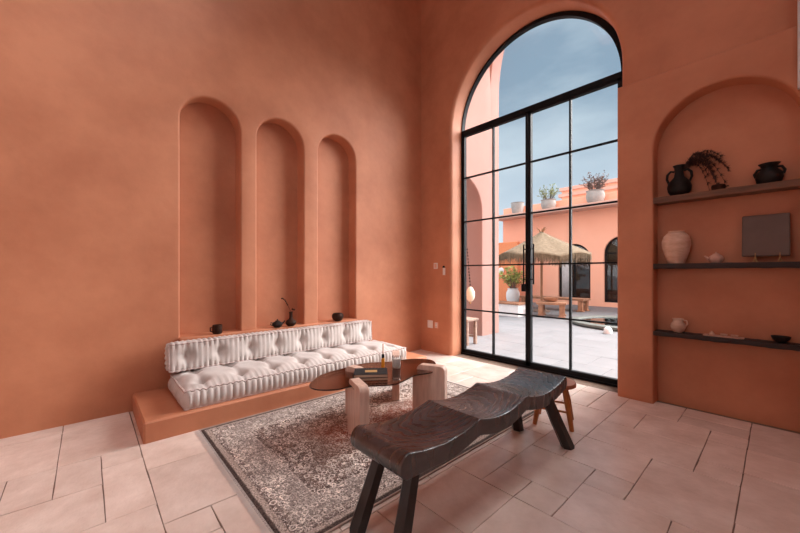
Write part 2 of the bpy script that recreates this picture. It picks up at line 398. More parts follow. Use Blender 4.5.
def panel(outer, holes, to3, depth_sign=1):
    """outer: list of (u,w). holes: list of dict(fn=off->loop, r=edge radius, depth=, back=bool).  to3(u,w,d): d = depth into the wall"""
    mb = MB()
    loops0 = [outer]
    for h in holes: loops0.append(h['fn'](h['r']))
    polys = [[Vector((p[0], p[1], 0)) for p in lp] for lp in loops0]
    tris = tessellate_polygon(polys)
    flat = [p for lp in loops0 for p in lp]
    mb.add([to3(p[0], p[1], 0) for p in flat], [tuple(t) for t in tris])
    for h in holes:
        rings = []
        K = 5 if h['r'] > 0 else 0
        for k in range(K+1):
            t = (k/K)*PI/2 if K else PI/2
            rings.append((h['r']*(1-math.sin(t)), h['r']*(1-math.cos(t))))
        rings.append((0, h['depth']))
        vs = []; n = None
        for off, d in rings:
            lp = h['fn'](off); n = len(lp)
            vs += [to3(p[0], p[1], d) for p in lp]
        fs = []
        for i in range(len(rings)-1):
            for k in range(n):
                a = i*n+k; b = i*n+(k+1) % n
                fs.append((a, b, b+n, a+n))
        mb.add(vs, fs)
        if h.get('back'):
            lp = h['fn'](0); base = [to3(p[0], p[1], h['depth']) for p in lp]
            mb.add(base, [tuple(range(len(lp)))])
    return mb

# ---------------------------------------------------------------- setting: room
AX = .02      # left wall plane
BY = -.01      # door wall plane
ZC = 6.2
XR, YR = 5.4, -7.5
def toA(u, w, d): return (AX-d, u, w)
def toB(u, w, d): return (u, BY+d, w)
# left wall with three arched niches
nich = [(-2.985, .27, 2.665), (-2.275, .272, 2.665), (-1.535, .276, 2.68)]
holesA = [dict(fn=(lambda off, a=a: arch_loop(a[0], a[1], .595, a[2], off)), r=.022, depth=.17, back=True) for a in nich]
wa = panel([(YR, -.1), (YR, ZC), (BY, ZC), (BY, -.1)], holesA, toA)
setting('wall_left', 'terracotta plaster wall with three tall arched niches behind the sofa', 'wall', wa, M['plaster'], 35)

# far wall with arched opening for the glazed door and a pocket behind the shelf niche
DCX, DR, DZS = 1.685, 1.072, 3.285
hB = [dict(fn=(lambda off: arch_loop(DCX, DR, -.06, DZS, off, 48)), r=.055, depth=.30),
      dict(fn=(lambda off: rect_loop(2.90, -.06, 4.1, 2.9, 0)), r=0, depth=.10, back=True)]
wb_ = panel([(AX, -.1), (AX, ZC), (XR, ZC), (XR, -.1)], hB, toB)
# outer face of that wall
ob = panel([(-.62, -.1), (-.62, 8.3), (XR, 8.3), (XR, -.1)], [dict(fn=(lambda off: arch_loop(DCX, DR, -.06, DZS, off, 48)), r=0, depth=-.01)], lambda u, w, d: (u, BY+.31+d, w))
setting('wall_far', 'terracotta plaster wall around the tall arched glass door', 'wall', wb_, M['plaster'], 35)
setting('wall_far_outside', 'pink plaster outer face of the wall around the arched door', 'wall', ob, M['outplaster'], 35)

# thick lower wall with shelf niche at right
def toC(u, w, d): return (u, -.07+d, w)
al = panel(rect_loop(2.74+.02, -.1, XR, 3.01-.02), [dict(fn=(lambda off: arch_loop(3.48, .45, -.06, 2.32, off, 36)), r=.02, depth=.195, back=True)], toC)
# rounded left and top edges of the block
vs = []; fs = []
rg = []
for k in range(6):
    t = k/5*PI/2; rg.append((.02*(1-math.sin(t)), .02*(1-math.cos(t))))
rg.append((0, .10))
for o_, d_ in rg:
    x = 2.74+o_; z = 3.01-o_
    vs += [toC(x, -.1, d_), toC(x, z, d_), toC(XR, z, d_)]
for i in range(len(rg)-1):
    for k in range(2): a = i*3+k; fs.append((a, a+1, a+4, a+3))
al.add(vs, fs)
setting('wall_right_alcove', 'thicker terracotta wall block with an arched shelf niche', 'wall', al, M['plaster'], 35)

# unseen room shell: right and rear walls, ceiling; window and roof openings added for the fill lamps
wr_ = panel([(YR, -.1), (YR, ZC), (BY, ZC), (BY, -.1)], [dict(fn=(lambda off: rect_loop(-4.7, 2.3, -2.5, 4.9, off)), r=.02, depth=.2)], lambda u, w, d: (XR+d, u, w))
setting('wall_right', 'terracotta plaster side wall with an added window opening', 'wall', wr_, M['plaster'])
wk = panel([(AX, -.1), (AX, ZC), (XR, ZC), (XR, -.1)], [dict(fn=(lambda off: rect_loop(1.45, 1.25, 3.35, 3.95, off)), r=.02, depth=.2)], lambda u, w, d: (u, YR-d, w))
setting('wall_rear', 'terracotta plaster rear wall with an added window opening', 'wall', wk, M['plaster'])
ce = panel([(AX-.3, YR-.3), (AX-.3, BY+.3), (XR+.3, BY+.3), (XR+.3, YR-.3)], [dict(fn=(lambda off: rect_loop(1.2, -4.0, 3.6, -2.0, off)), r=.02, depth=.25)], lambda u, w, d: (u, w, ZC+d))
setting('ceiling', 'plain plaster ceiling', 'ceiling', ce, M['ceiling'])
for nm, bxs in (('fill_window_side', [(XR+.02, -4.7, 2.3, XR+.08, -4.64, 4.9), (XR+.02, -2.56, 2.3, XR+.08, -2.5, 4.9), (XR+.02, -4.7, 2.3, XR+.08, -2.5, 2.36), (XR+.02, -4.7, 4.84, XR+.08, -2.5, 4.9), (XR+.02, -3.62, 2.3, XR+.08, -3.58, 4.9)]),
                ('fill_window_rear', [(1.45, YR-.08, 1.25, 1.51, YR-.02, 3.95), (3.29, YR-.08, 1.25, 3.35, YR-.02, 3.95), (1.45, YR-.08, 1.25, 3.35, YR-.02, 1.31), (1.45, YR-.08, 3.89, 3.35, YR-.02, 3.95), (2.38, YR-.08, 1.25, 2.42, YR-.02, 3.95)])):
    w = setting(nm, 'black framed window behind the viewer, added for the fill light', 'window')
    m = MB()
    for b in bxs: m.box(*b)
    m.build('window_frame', M['black'], w)
    x0 = min(b[0] for b in bxs)+.025; y0 = min(b[1] for b in bxs)+.025
    if nm == 'fill_window_side': MB().box(XR+.045, -4.7, 2.3, XR+.053, -2.5, 4.9).build('pane', M['glass'], w)
    else: MB().box(1.45, YR-.053, 1.25, 3.35, YR-.045, 3.95).build('pane', M['glass'], w)

# ---------------------------------------------------------------- floor of irregular travertine tiles
U = .2035
X0g, Y0g = 3.047-15*U, -1.80-29*U          # grid origin
NX, NY = 27, 38
fl = setting('floor', 'pale travertine floor laid in mixed rectangular tiles', 'floor', MB().box(AX-.3, YR-.3, -.12, XR+.3, BY+.33, -.007), M['grout'])
grid = [[0]*NY for _ in range(NX)]
def ij(x, y): return round((x-X0g)/U), round((y-Y0g)/U)
tiles = []
def put(i, j, a, b, force=False):
    if i < 0 or j < 0 or i+a > NX or j+b > NY: return False
    if any(grid[i+p][j+q] for p in range(a) for q in range(b)): return False
    for p in range(a):
        for q in range(b): grid[i+p][j+q] = 1
    tiles.append((i, j, a, b)); return True
# tiles read off the photograph (x0, y0, x1, y1)
for x0, y0, x1, y1 in [(2.64, -2.0, 3.05, -1.6), (3.05, -1.8, 3.25, -1.6), (2.85, -1.6, 3.25, -1.2), (2.85, -1.2, 3.46, -.8), (3.25, -1.8, 3.66, -1.2),
                       (3.05, -2.2, 3.46, -1.8), (3.46, -1.2, 3.66, -1.0), (3.46, -1.0, 3.66, -.6), (3.05, -.8, 3.46, -.4), (2.64, -1.6, 2.85, -1.2), (2.44, -2.2, 2.64, -1.8),
                       (2.44, -2.6, 2.85, -2.2), (2.64, -2.2, 2.85, -2.0), (2.85, -2.6, 3.25, -2.2), (2.85, -2.2, 3.05, -2.0), (3.66, -1.6, 4.07, -1.0), (3.66, -.5, 4.07, .1),
                       (3.66, -1.0, 4.07, -.5), (2.44, -1.8, 2.64, -1.4), (2.85, -.8, 3.05, -.4), (2.44, -1.2, 2.85, -.6), (2.64, -.6, 2.85, 0),
                       (1.23, -4.2, 1.63, -3.8), (1.02, -3.8, 1.63, -3.6), (.82, -4.2, 1.23, -4.0), (.21, -4.0, .82, -3.6), (.82, -4.0, 1.23, -3.8), (1.63, -4.0, 2.24, -3.6), (.21, -4.4, .82, -4.0),
                       (.82, -4.6, 1.43, -4.2)]:
    i, j = ij(x0, y0); i2, j2 = ij(x1, y1); put(i, j, i2-i, j2-j)
rt = random.Random(21)
for i in range(NX):
    for j in range(NY):
        if grid[i][j]: continue
        opts = [(3, 2), (2, 3), (2, 2), (3, 2), (2, 3), (2, 2), (1, 2), (2, 1)]
        rt.shuffle(opts)
        if rt.random() < .10: opts.insert(0, (1, 1))
        for a, b in opts+[(1, 2), (2, 1), (1, 1)]:
            if put(i, j, a, b): break
tile_mesh = {}
nt = 0
tiles.sort(key=lambda t: (X0g+t[0]*U-3.3)**2+(Y0g+t[1]*U+2.4)**2)
rest = MB()
def tile_mb(a, b, g=.0024):
    m = MB(); x1, y1 = a*U-g, b*U-g
    rr = random.Random(a*31+b)
    # slightly uneven outline, chamfered top edge
    per = []
    for (p0, p1) in (((g, g), (x1, g)), ((x1, g), (x1, y1)), ((x1, y1), (g, y1)), ((g, y1), (g, g))):
        for k in range(3):
            t = k/3; per.append([p0[0]+(p1[0]-p0[0])*t+rr.uniform(-.0018, .0018), p0[1]+(p1[1]-p0[1])*t+rr.uniform(-.0018, .0018)])
    cx, cy = a*U/2, b*U/2; n = len(per); c = .0013
    sh = lambda p: (p[0]+(c if p[0] < cx else -c), p[1]+(c if p[1] < cy else -c))
    vs = [(p[0], p[1], -.012) for p in per]+[(p[0], p[1], -.0025) for p in per]+[(*sh(p), 0) for p in per]
    fs = []
    for r in range(2):
        for k in range(n): fs.append((r*n+k, r*n+(k+1) % n, (r+1)*n+(k+1) % n, (r+1)*n+k))
    fs.append(tuple(range(2*n, 3*n)))
    return m.add(vs, fs)
for (i, j, a, b) in tiles:
    x, y = X0g+i*U, Y0g+j*U
    if x+a*U < AX or x > XR: continue
    if nt < 298:
        if (a, b) not in tile_mesh:
            o = tile_mb(a, b).build('tile', M['tile'], fl); tile_mesh[(a, b)] = o.data
        else:
            o = bpy.data.objects.new('tile', tile_mesh[(a, b)]); C.objects.link(o); o.parent = fl
        o.location = (x, y, rt.uniform(-.0008, .0008)); nt += 1
    else:
        m = tile_mb(a, b); rest.add([(p[0]+x, p[1]+y, p[2]) for p in m.v], m.f)
if rest.v: tag(rest.build('distant_tiles', M['tile'], fl), kind='stuff')

# ---------------------------------------------------------------- plaster sofa platform and niche ledge
pb = MB().box(AX-.02, -3.61, -.01, .815, -.72, .15, .012)
tag(pb.build('sofa_platform', M['plaster'], smooth=30), 'low terracotta plaster step built along the wall under the cushions', 'platform', kind='structure')
lg = MB().box(AX-.02, -3.27, .14, AX+.05, -1.25, .594, .010)
tag(lg.build('niche_ledge', M['plaster'], smooth=30), 'narrow terracotta ledge under the three arched niches', 'ledge', kind='structure')

# ---------------------------------------------------------------- arched glass door
door = setting('door_1', 'tall arched black steel double door with clear panes onto a courtyard', 'door')
DY = .27
F0, F1 = DY-.035, DY+.035
# outer frame: arch band
def band(half_out, half_in, z0, zs, cx, y0, y1, n=56):
    m = MB(); o = arch_loop(cx, half_out, z0, zs, 0, n); i_ = arch_loop(cx, half_in, z0, zs, 0, n)
    k = len(o); vs = [(p[0], y0, p[1]) for p in o]+[(p[0], y0, p[1]) for p in i_]+[(p[0], y1, p[1]) for p in o]+[(p[0], y1, p[1]) for p in i_]
    fs = []
    for a in range(k-1):
        b = a+1
        fs += [(a, b, b+k, a+k), (a+2*k, a+3*k, b+3*k, b+2*k), (a, a+2*k, b+2*k, b), (a+k, b+k, b+3*k, a+3*k)]
    for a in (0, k-1): fs.append((a, a+k, a+3*k, a+2*k))
    return m.add(vs, fs)
FH = 1.075
band(FH+.045, FH-.042, 0, DZS, DCX-.025, F0, F1).build('frame', M['black'], door, 35)
CX = DCX-.025
MB().box(CX-FH, F0, DZS-.03, CX+FH, F1, DZS+.03, .004).build('transom', M['black'], door)
MB().box(CX-FH, F0-.01, -.006, CX+FH, F1+.01, .018).build('threshold', M['black'], door)
ap = arch_loop(CX, FH-.04, DZS+.03, DZS, 0, 40)
ap = [(p[0], max(p[1], DZS+.028)) for p in ap]
MB().prism(ap, 'y', DY-.003, DY+.003).build('arch_pane', M['glass'], door)
xl, xr = CX-FH+.045, CX+FH-.045
zb, zt = .02, DZS-.03
for side, (a, b) in enumerate(((xl, CX-.003), (CX+.003, xr))):
    leaf = MB()
    st = .032
    leaf.box(a, F0+.008, zb, a+st, F1-.008, zt).box(b-st, F0+.008, zb, b, F1-.008, zt).box(a, F0+.008, zb, b, F1-.008, zb+.05).box(a, F0+.008, zt-.03, b, F1-.008, zt)
    lf = leaf.build('door_leaf', M['black'], door)
    xm = 1.143 if side == 0 else 2.17
    MB().box(xm-.011, F0+.016, zb+.05, xm+.011, F1-.016, zt-.03).build('glazing_bar', M['black'], lf)
    zz = [zb+.05]+[.66, 1.31, 1.96, 2.61]+[zt-.03]
    for z in zz[1:-1]: MB().box(a+st, F0+.018, z-.009, b-st, F1-.018, z+.009).build('glazing_bar', M['black'], lf)
    for q in range(5):
        for (u0, u1) in ((a+st, xm-.011), (xm+.011, b-st)):
            MB().box(u0, DY-.003, zz[q], u1, DY+.003, zz[q+1]).build('pane', M['glass'], lf)
    hx = 1.632 if side == 0 else 1.762
    h = MB().tube([(hx, F0-.05, 1.06 if side else 1.04), (hx, F0-.05, 1.56)], .009, 10)
    sx = 1.645 if side == 0 else 1.70
    for z in (1.12, 1.50): h.tube([(hx, F0-.05, z), (sx, F0-.04, z), (sx, F0+.01, z)], .006, 8)
    h.build('handle', M['black'], lf, 40)
    if side == 0:
        MB().box(CX-.075, F0-.028, .965, CX-.012, F0+.01, 1.06, .006).build('lock_case', M['black'], lf)

# ---------------------------------------------------------------- shelves (each board set in the niche)
def shelf(z1, th, m, label, seed):
    rr = random.Random(seed); mb = MB(); n = 26; x0, x1 = 3.028, 3.932
    vs = []
    for k in range(n+1):
        x = x0+(x1-x0)*k/n; e = .003*math.sin(k*.7+seed)+rr.uniform(-.0015, .0015); zt_ = z1+rr.uniform(-.0012, .0012); zb_ = z1-th+rr.uniform(-.002, .002)
        vs += [(x, -.062+e, zb_), (x, -.066+e, z1-th*.5), (x, -.062+e, zt_), (x, .126, zt_), (x, .126, zb_)]
    fs = []
    for k in range(n):
        for q in range(5): a = k*5+q; b = k*5+(q+1) % 5; fs.append((a, b, b+5, a+5))
    fs += [(4, 3, 2, 1, 0), tuple(range(n*5, n*5+5))]
    mb.add(vs, fs)
    return tag(mb.build('shelf', m, smooth=40), label, 'shelf')
shelf(1.888, .052, M['shelfwood'], 'thick brown wooden shelf at the top of the wall niche', 1)
shelf(1.284, .045, M['darkshelf'], 'dark wooden shelf in the middle of the wall niche', 2)
shelf(.668, .038, M['darkshelf'], 'thin dark wooden shelf lowest in the wall niche', 3)
S1, S2, S3 = 1.889, 1.285, .669

# pieces on the shelves
t = thing('jug', 'black two-handled jug holding dried plumes on the top shelf', 'jug', (3.20, .035, S1))
MB().lathe([(0, 0), (.042, 0), (.062, .012), (.082, .045), (.088, .085), (.078, .125), (.052, .155), (.036, .175), (.031, .215), (.036, .255), (.046, .275), (.038, .275), (.028, .24), (.02, .18)], wob=.01).build('body', M['blackclay'], t, 40)
for s in (-1, 1):
    MB().tube([(s*.034, 0, .225), (s*.06, 0, .232), (s*.084, 0, .205), (s*.088, 0, .165), (s*.074, 0, .125)], [.009, .010, .011, .010, .009], 8).build('handle', M['blackclay'], t, 50)
pm = thing('dried_plumes', 'drooping dark dried plumes in the black jug on the top shelf', 'dried plant', (3.20, .035, S1+.262))
rr = random.Random(5)
for q in range(14):
    st = MB(); fz = MB(); L = rr.uniform(.2, .33); dx = rr.uniform(.5, 1); yy = rr.uniform(-.20, .15)
    pts = []
    for k in range(12):
        u = k/11; pts.append(Vector((.005+L*(.55+.45*dx)*(u**.85), min(yy*u*.35, .045), -.03+(.155-.006*q)*math.sin(min(1, u*1.15)*PI*.62)-(.06+.014*q)*u*u*u*1.2)))
    st.tube(pts, .0015, 4)
    so = st.build('stem', M['dryplume'], pm)
    for k in range(1, 12):
        p = pts[k]
        for w in range(26):
            d = Vector((rr.uniform(-.2, 1), rr.uniform(-.8, .8), rr.uniform(-1.2, .5))).normalized()*rr.uniform(.015, .038)
            sd = d.cross(Vector((rr.random(), rr.random(), 1))).normalized()*.0022
            fz.add([p-sd, p+sd, p+d], [(0, 1, 2)])
    tag(fz.build('plume', M['dryplume'], pm, weld=False), kind='stuff')

def lathe_thing(name, label, cat, loc, prof, m, part='body', wob=.01, n=28, group=None, rz=0):
    t = thing(name, label, cat, loc, rz, group)
    MB().lathe(prof, n=n, wob=wob).build(part, m, t, 40)
    return t
t = lathe_thing('sugar_bowl', 'tiny dark lidded bowl on the top shelf beside the plumes', 'bowl', (3.46, .03, S1), [(0, 0), (.032, 0), (.044, .018), (.046, .044), (.042, .046), (.0, .046)], M['browncera'])
ld = MB().lathe([(.043, .046), (.043, .052), (.02, .057), (0, .058)]).build('lid', M['browncera'], t, 40)
MB().ball((0, 0, .064), .008).build('knob', M['browncera'], ld, 60)
MB().tube([(.04, 0, .03), (.06, 0, .036), (.064, 0, .03)], .004, 6).build('handle', M['browncera'], t, 60)

t = lathe_thing('clay_pot', 'squat black clay pot with flared rim on the top shelf', 'pot', (3.752, .03, S1), [(0, 0), (.052, 0), (.070, .022), (.078, .056), (.070, .092), (.046, .118), (.042, .130), (.052, .152), (.062, .162), (.054, .162), (.040, .142), (.033, .12), (0, .11)], M['blackclay'], wob=.02)
for s in (-1, 1):
    MB().tube([(s*.040, -.015*s, .128), (s*.066, -.02*s, .126), (s*.082, -.02*s, .096), (s*.074, -.02*s, .068)], .009, 8).build('handle', M['blackclay'], t, 50)
lathe_thing('clay_jar', 'large pale terracotta jar at the left of the middle shelf', 'jar', (3.182, .012, S2), [(0, 0), (.060, 0), (.066, .02), (.088, .09), (.104, .16), (.104, .20), (.090, .245), (.066, .272), (.056, .280), (.060, .290), (.048, .290), (.045, .275), (0, .262)], M['terra'], wob=.012, n=36)
t = lathe_thing('small_teapot', 'small pink clay teapot on the middle shelf beside the pale jar', 'teapot', (3.445, .03, S2), [(0, 0), (.030, 0), (.044, .018), (.050, .038), (.042, .058), (.022, .070), (0, .071)], M['pinkclay'])
MB().tube([(-.038, 0, .028), (-.058, 0, .046), (-.074, 0, .062)], [.013, .009, .006], 8).build('spout', M['pinkclay'], t, 60)
ld = MB().lathe([(.024, .068), (.020, .078), (0, .083)]).build('lid', M['pinkclay'], t, 50)
MB().ball((0, 0, .087), .007).build('knob', M['pinkclay'], ld, 60)
# slab on a small easel
t = thing('stone_slab', 'square grey-brown slab propped on the middle shelf', 'slab', (3.733, .01, S2), 0)
sl = MB().box(-.132, -.012, .040, .128, .012, .375, .006)
a_ = math.radians(-11); ca, sa = math.cos(a_), math.sin(a_)
sl.v = [(x, y*ca-(z-.04)*sa-.015, .045+y*sa+(z-.04)*ca) for x, y, z in sl.v]
sl.build('slab_plate', M['slate'], t)
for n_, x in (('a', -.055), ('b', .075)):
    e = thing('easel_stand', ('left' if n_ == 'a' else 'right')+' brass peg stand holding up the grey-brown slab', 'stand', (3.733+x, .01, S2), 0, 'peg stands under the slab')
    MB().tube([(-.012, -.05, 0), (0, -.046, .035), (0, -.046, .072)], [.003, .004, .002], 6).tube([(.012, -.05, 0), (0, -.046, .035)], .003, 6).build('front_peg', M['brass'], e, 50)
    MB().tube([(0, -.046, .036), (0, .05, .036), (0, .09, 0)], .003, 6).build('rear_bar', M['brass'], e, 50)

t = lathe_thing('pitcher', 'small peach clay pitcher at the left of the lowest shelf', 'pitcher', (3.192, .03, S3), [(0, 0), (.030, 0), (.044, .014), (.056, .048), (.050, .078), (.036, .096), (.036, .112), (.042, .122), (.036, .122), (.030, .108), (0, .10)], M['terra'], wob=.012)
MB().tube([(.034, 0, .11), (.06, 0, .108), (.066, 0, .08), (.05, 0, .052)], .007, 8).build('handle', M['terra'], t, 50)
t = thing('serving_tray', 'thin pale tray lying on the lowest shelf', 'tray', (3.49, .02, S3))
MB().prism([(-.125, -.03), (-.11, -.045), (.11, -.045), (.125, -.03), (.125, .03), (.11, .045), (-.11, .045), (-.125, .03)], 'z', 0, .006).build('plate', M['pinkclay'], t)
for x, lb in ((-.07, 'left'), (.005, 'middle'), (.068, 'right')):
    tt = lathe_thing('sauce_cup', 'tiny pale cup on the tray, the %s one of three' % lb, 'cup', (3.49+x, .015, S3+.006), [(0, 0), (.016, 0), (.020, .008), (.014, .020), (.006, .028), (.006, .034), (0, .035)] if lb == 'left' else [(0, 0), (.014, 0), (.022, .012), (.024, .018), (.018, .018), (0, .010)], M['terra'], group='cups on the thin tray')
lathe_thing('dark_bowl', 'dark glazed bowl at the right of the lowest shelf', 'bowl', (3.812, .02, S3), [(0, 0), (.026, 0), (.030, .006), (.048, .028), (.054, .048), (.050, .048), (.044, .030), (0, .012)], M['blackclay'])

# pieces on the niche sills (z of the sill)
SL = .596
t = lathe_thing('mug', 'dark brown mug standing alone in the left arched niche', 'mug', (.035, -2.94, SL), [(0, 0), (.036, 0), (.044, .012), (.046, .05), (.042, .088), (.038, .088), (.038, .05), (.034, .012), (0, .010)], M['browncera'])
MB().tube([(.0, -.042, .07), (.012, -.066, .066), (.014, -.066, .032), (0, -.044, .022)], .006, 8).build('handle', M['browncera'], t, 60)
t = lathe_thing('teapot', 'small dark teapot in the middle niche beside the bud vase', 'teapot', (.04, -2.33, SL), [(0, 0), (.034, 0), (.052, .018), (.056, .036), (.044, .056), (.020, .068), (0, .07)], M['blackclay'], rz=0)
MB().tube([(0, .04, .03), (0, .068, .045), (0, .086, .066)], [.012, .009, .006], 8).build('spout', M['blackclay'], t, 60)
MB().tube([(0, -.045, .05), (0, -.074, .056), (0, -.082, .036), (0, -.05, .022)], .006, 8).build('handle', M['blackclay'], t, 60)
MB().lathe([(.026, .064), (.022, .073), (.006, .078), (.009, .088), (0, .092)]).build('lid', M['blackclay'], t, 50)
t = lathe_thing('bud_vase', 'dark round bud vase with a slim neck in the middle niche', 'vase', (.045, -2.175, SL), [(0, 0), (.034, 0), (.054, .018), (.060, .038), (.050, .060), (.026, .076), (.018, .092), (.018, .145), (.023, .160), (.019, .160), (.013, .140), (0, .10)], M['browncera'])
tw = thing('dried_twig', 'thin berry twig curving out of the dark bud vase', 'twig', (.045, -2.175, SL+.15))
cv = [Vector((0, -.005-.105*u+.0*u, .02+.145*math.sin(u*1.6))) for u in [k/9 for k in range(10)]]
MB().tube([(0, 0, -.03)]+cv, .0022, 5).build('stem', M['dryplume'], tw)
MB().tube([(0, 0, -.03), (0, .02, .02), (0, .038, .03)], .002, 5).build('stem', M['dryplume'], tw)
rr = random.Random(3)
for k, p in enumerate(cv[3:]+[Vector((0, .038, .03)), Vector((0, .026, .034))]):
    MB().ball(p+Vector((rr.uniform(-.004, .004), rr.uniform(-.006, .006), rr.uniform(-.004, .006))), .008 if k < 7 else .011, 8, 6).build('berry', M['browncera'], tw, 60)
lathe_thing('round_bowl', 'round dark bowl in the right-hand niche', 'bowl', (.05, -1.555, SL), [(0, 0), (.040, 0), (.060, .018), (.074, .05), (.070, .078), (.056, .096), (.050, .096), (.060, .074), (.060, .05), (0, .016)], M['browncera'])

# ---------------------------------------------------------------- sofa cushions
def sstep(a, b, x):
    t = max(0, min(1, (x-a)/(b-a))); return t*t*(3-2*t)
def cushion(L, W_, H, nt_x, nt_y, bulge, flute, nf, ribs_on_face=0., seed=0, tuftdepth=.03, edge=.0):
    """tufted mattress: x along L, y along W, z up, origin at lower corner"""
    nx, ny, nzv = int(L/.014), max(14, int(W_/.015)), 14
    rr = random.Random(seed)
    tu = [((i+.5+rr.uniform(-.04, .04))*L/nt_x, (j+.5)*W_/nt_y) for i in range(nt_x) for j in range(nt_y)] if nt_y else []
    tx = sorted(set(t[0] for t in tu))
    def edgewave(s): return .0035*math.sin(s*2*PI/.052)
    def top(x, y):
        ex = min(x, L-x); ey = min(y, W_-y)
        b = bulge*(1-math.exp(-ex/.07))*(1-math.exp(-ey/.07))
        d = 0
        for (a, c) in tu:
            r2 = (x-a)**2+(y-c)**2
            if r2 < .09: d += tuftdepth*math.exp(-r2/(.052**2))+tuftdepth*.35*math.exp(-(x-a)**2/(.022**2))*math.exp(-abs(y-c)/(.16))
        rib = ribs_on_face*abs(math.sin(PI*x*nf/L))*math.exp(-ey/.07) if ribs_on_face else 0
        n_ = .003*math.sin(x*23+seed)*math.sin(y*19)
        return H+b-d+rib+n_
    m = MB(); vs = []; idx = {}
    for i in range(nx+1):
        for j in range(ny+1):
            x = L*i/nx; y = W_*j/ny
            vs.append((x, y, top(x, y)))
    fs = [(i*(ny+1)+j, (i+1)*(ny+1)+j, (i+1)*(ny+1)+j+1, i*(ny+1)+j+1) for i in range(nx) for j in range(ny)]
    m.add(vs, fs)
    # side walls run round the perimeter, fluted
    per = [(L*i/nx, 0, (0, -1)) for i in range(nx)]+[(L, W_*j/ny, (1, 0)) for j in range(ny)]+[(L-L*i/nx, W_, (0, 1)) for i in range(nx)]+[(0, W_-W_*j/ny, (-1, 0)) for j in range(ny)]
    n = len(per); vs = []; s = 0
    pitch = L/nf
    for k in range(nzv+1):
        v = k/nzv
        for q, (x, y, nn) in enumerate(per):
            sc = x if nn[0] == 0 else y
            env = math.sin(PI*v)**.6 if 0 < v < 1 else 0
            fl_ = abs(math.sin(PI*sc/pitch))
            cx = .0 if nn[0] == 0 else .0
            out = env*(.014+flute*fl_)
            cor = 1
            dcor = min(x, L-x) if nn[0] == 0 else min(y, W_-y)
            if nn[0] == 0 or True: cor = sstep(-.01, .04, dcor)
            out *= (.35+.65*cor)
            zt = top(x, y)
            vs.append((x+nn[0]*out, y+nn[1]*out, zt*v))
    fs = []
    for k in range(nzv):
        for q in range(n): a = k*n+q; b = k*n+(q+1) % n; fs.append((a, b, b+n, a+n))
    fs.append(tuple(range(n-1, -1, -1)))
    m.add(vs, fs)
    pts_top = [(x, y, top(x, y)) for x, y, _ in per]; pts_bot = [(x, y, .004) for x, y, _ in per]
    return m, pts_top, pts_bot, [(a, b, top(a, b)) for a, b in tu]
def pip(pts, r, amp=.004, per=3):
    m = MB(); P = [Vector(p) for p in pts]; n = len(P); vs = []; fs = []; K = 6
    cen = sum(P, Vector())/n
    for i, p in enumerate(P):
        d = (P[(i+1) % n]-P[i-1]).normalized()
        u = d.cross(Vector((0, 0, 1))).normalized(); w = u.cross(d)
        rr_ = r*(1+.35*math.sin(i*2*PI/per))
        p = p+u*.004
        for k in range(K): t = 2*PI*k/K; vs.append(p+u*math.cos(t)*rr_+w*math.sin(t)*rr_)
    for i in range(n):
        for k in range(K): a = i*K+k; b = i*K+(k+1) % K; a2 = ((i+1) % n)*K+k; b2 = ((i+1) % n)*K+(k+1) % K; fs.append((a, b, b2, a2))
    return m.add(vs, fs)

def place(o, mtx):
    o.data.transform(mtx)
# seat: local x -> world Y, local y -> world -X (front at +X): rotate about z by +90deg then it goes -X
SLn, SW, SH = 2.31, .60, .135
m, pt, pbt, tf = cushion(SLn, SW, SH, 8, 2, .060, .020, 48, .012, 1, .055)
mt = Matrix.Translation((.755, -3.345, .152)) @ Matrix.Rotation(PI/2, 4, 'Z')
seat = thing('floor_mattress', 'long cream tufted mattress seat lying on the terracotta step', 'sofa cushion')
o = m.build('mattress_body', M['linen'], seat, 60); place(o, mt)
for pp in (pt, pbt): o = pip(pp, .0075).build('piping', M['piping'], seat, 60); place(o, mt)
for p in tf:
    o = MB().ball((p[0], p[1], p[2]+.001), .009, 8, 6, (1, 1, .5)).build('tuft_button', M['piping'], seat, 60); place(o, mt)
# backrest: local z -> world +X
BL, BW, BH = 2.20, .225, .125
m, pt, pbt, tf = cushion(BL, BW, BH, 8, 1, .030, .014, 50, .022, 4, .050)
# local x -> Y, local y -> Z, local z -> X
R = Matrix(((0, 0, 1, 0), (1, 0, 0, 0), (0, 1, 0, 0), (0, 0, 0, 1)))
mt = Matrix.Translation((.125, -3.372, .335)) @ Matrix.Rotation(math.radians(-4), 4, 'Y') @ R
back = thing('back_cushion', 'long cream tufted bolster leaning on the ledge behind the mattress', 'sofa cushion')
o = m.build('cushion_body', M['linen'], back, 60); place(o, mt)
for pp in (pt, pbt): o = pip(pp, .006).build('piping', M['piping'], back, 60); place(o, mt)
for p in tf:
    o = MB().ball((p[0], p[1], p[2]+.001), .008, 8, 6, (1, 1, .5)).build('tuft_button', M['piping'], back, 60); place(o, mt)

# ---------------------------------------------------------------- rug
RX0, RX1, RY0, RY1 = .845, 2.405, -3.275, -.95
hx, hy = (RX1-RX0)/2, (RY1-RY0)/2
rug = thing('rug', 'faded grey and rust patterned carpet under the glass coffee table', 'rug', ((RX0+RX1)/2, (RY0+RY1)/2, .001))
m = MB(); nx, ny = 40, 60; vs = []; rr = random.Random(9)
for i in range(nx+1):
    for j in range(ny+1):
        x = -hx+2*hx*i/nx; y = -hy+2*hy*j/ny
        ed = min(hx-abs(x), hy-abs(y))
        wv = .003*math.sin(y*7+x*3) if ed < .001 else 0
        vs.append((x+(wv if abs(abs(x)-hx) < 1e-6 else 0), y+(wv if abs(abs(y)-hy) < 1e-6 else 0), .009+.0012*math.sin(x*6+1)*math.sin(y*5) if ed > .001 else .004))
fs = [(i*(ny+1)+j, (i+1)*(ny+1)+j, (i+1)*(ny+1)+j+1, i*(ny+1)+j+1) for i in range(nx) for j in range(ny)]
m.add(vs, fs)
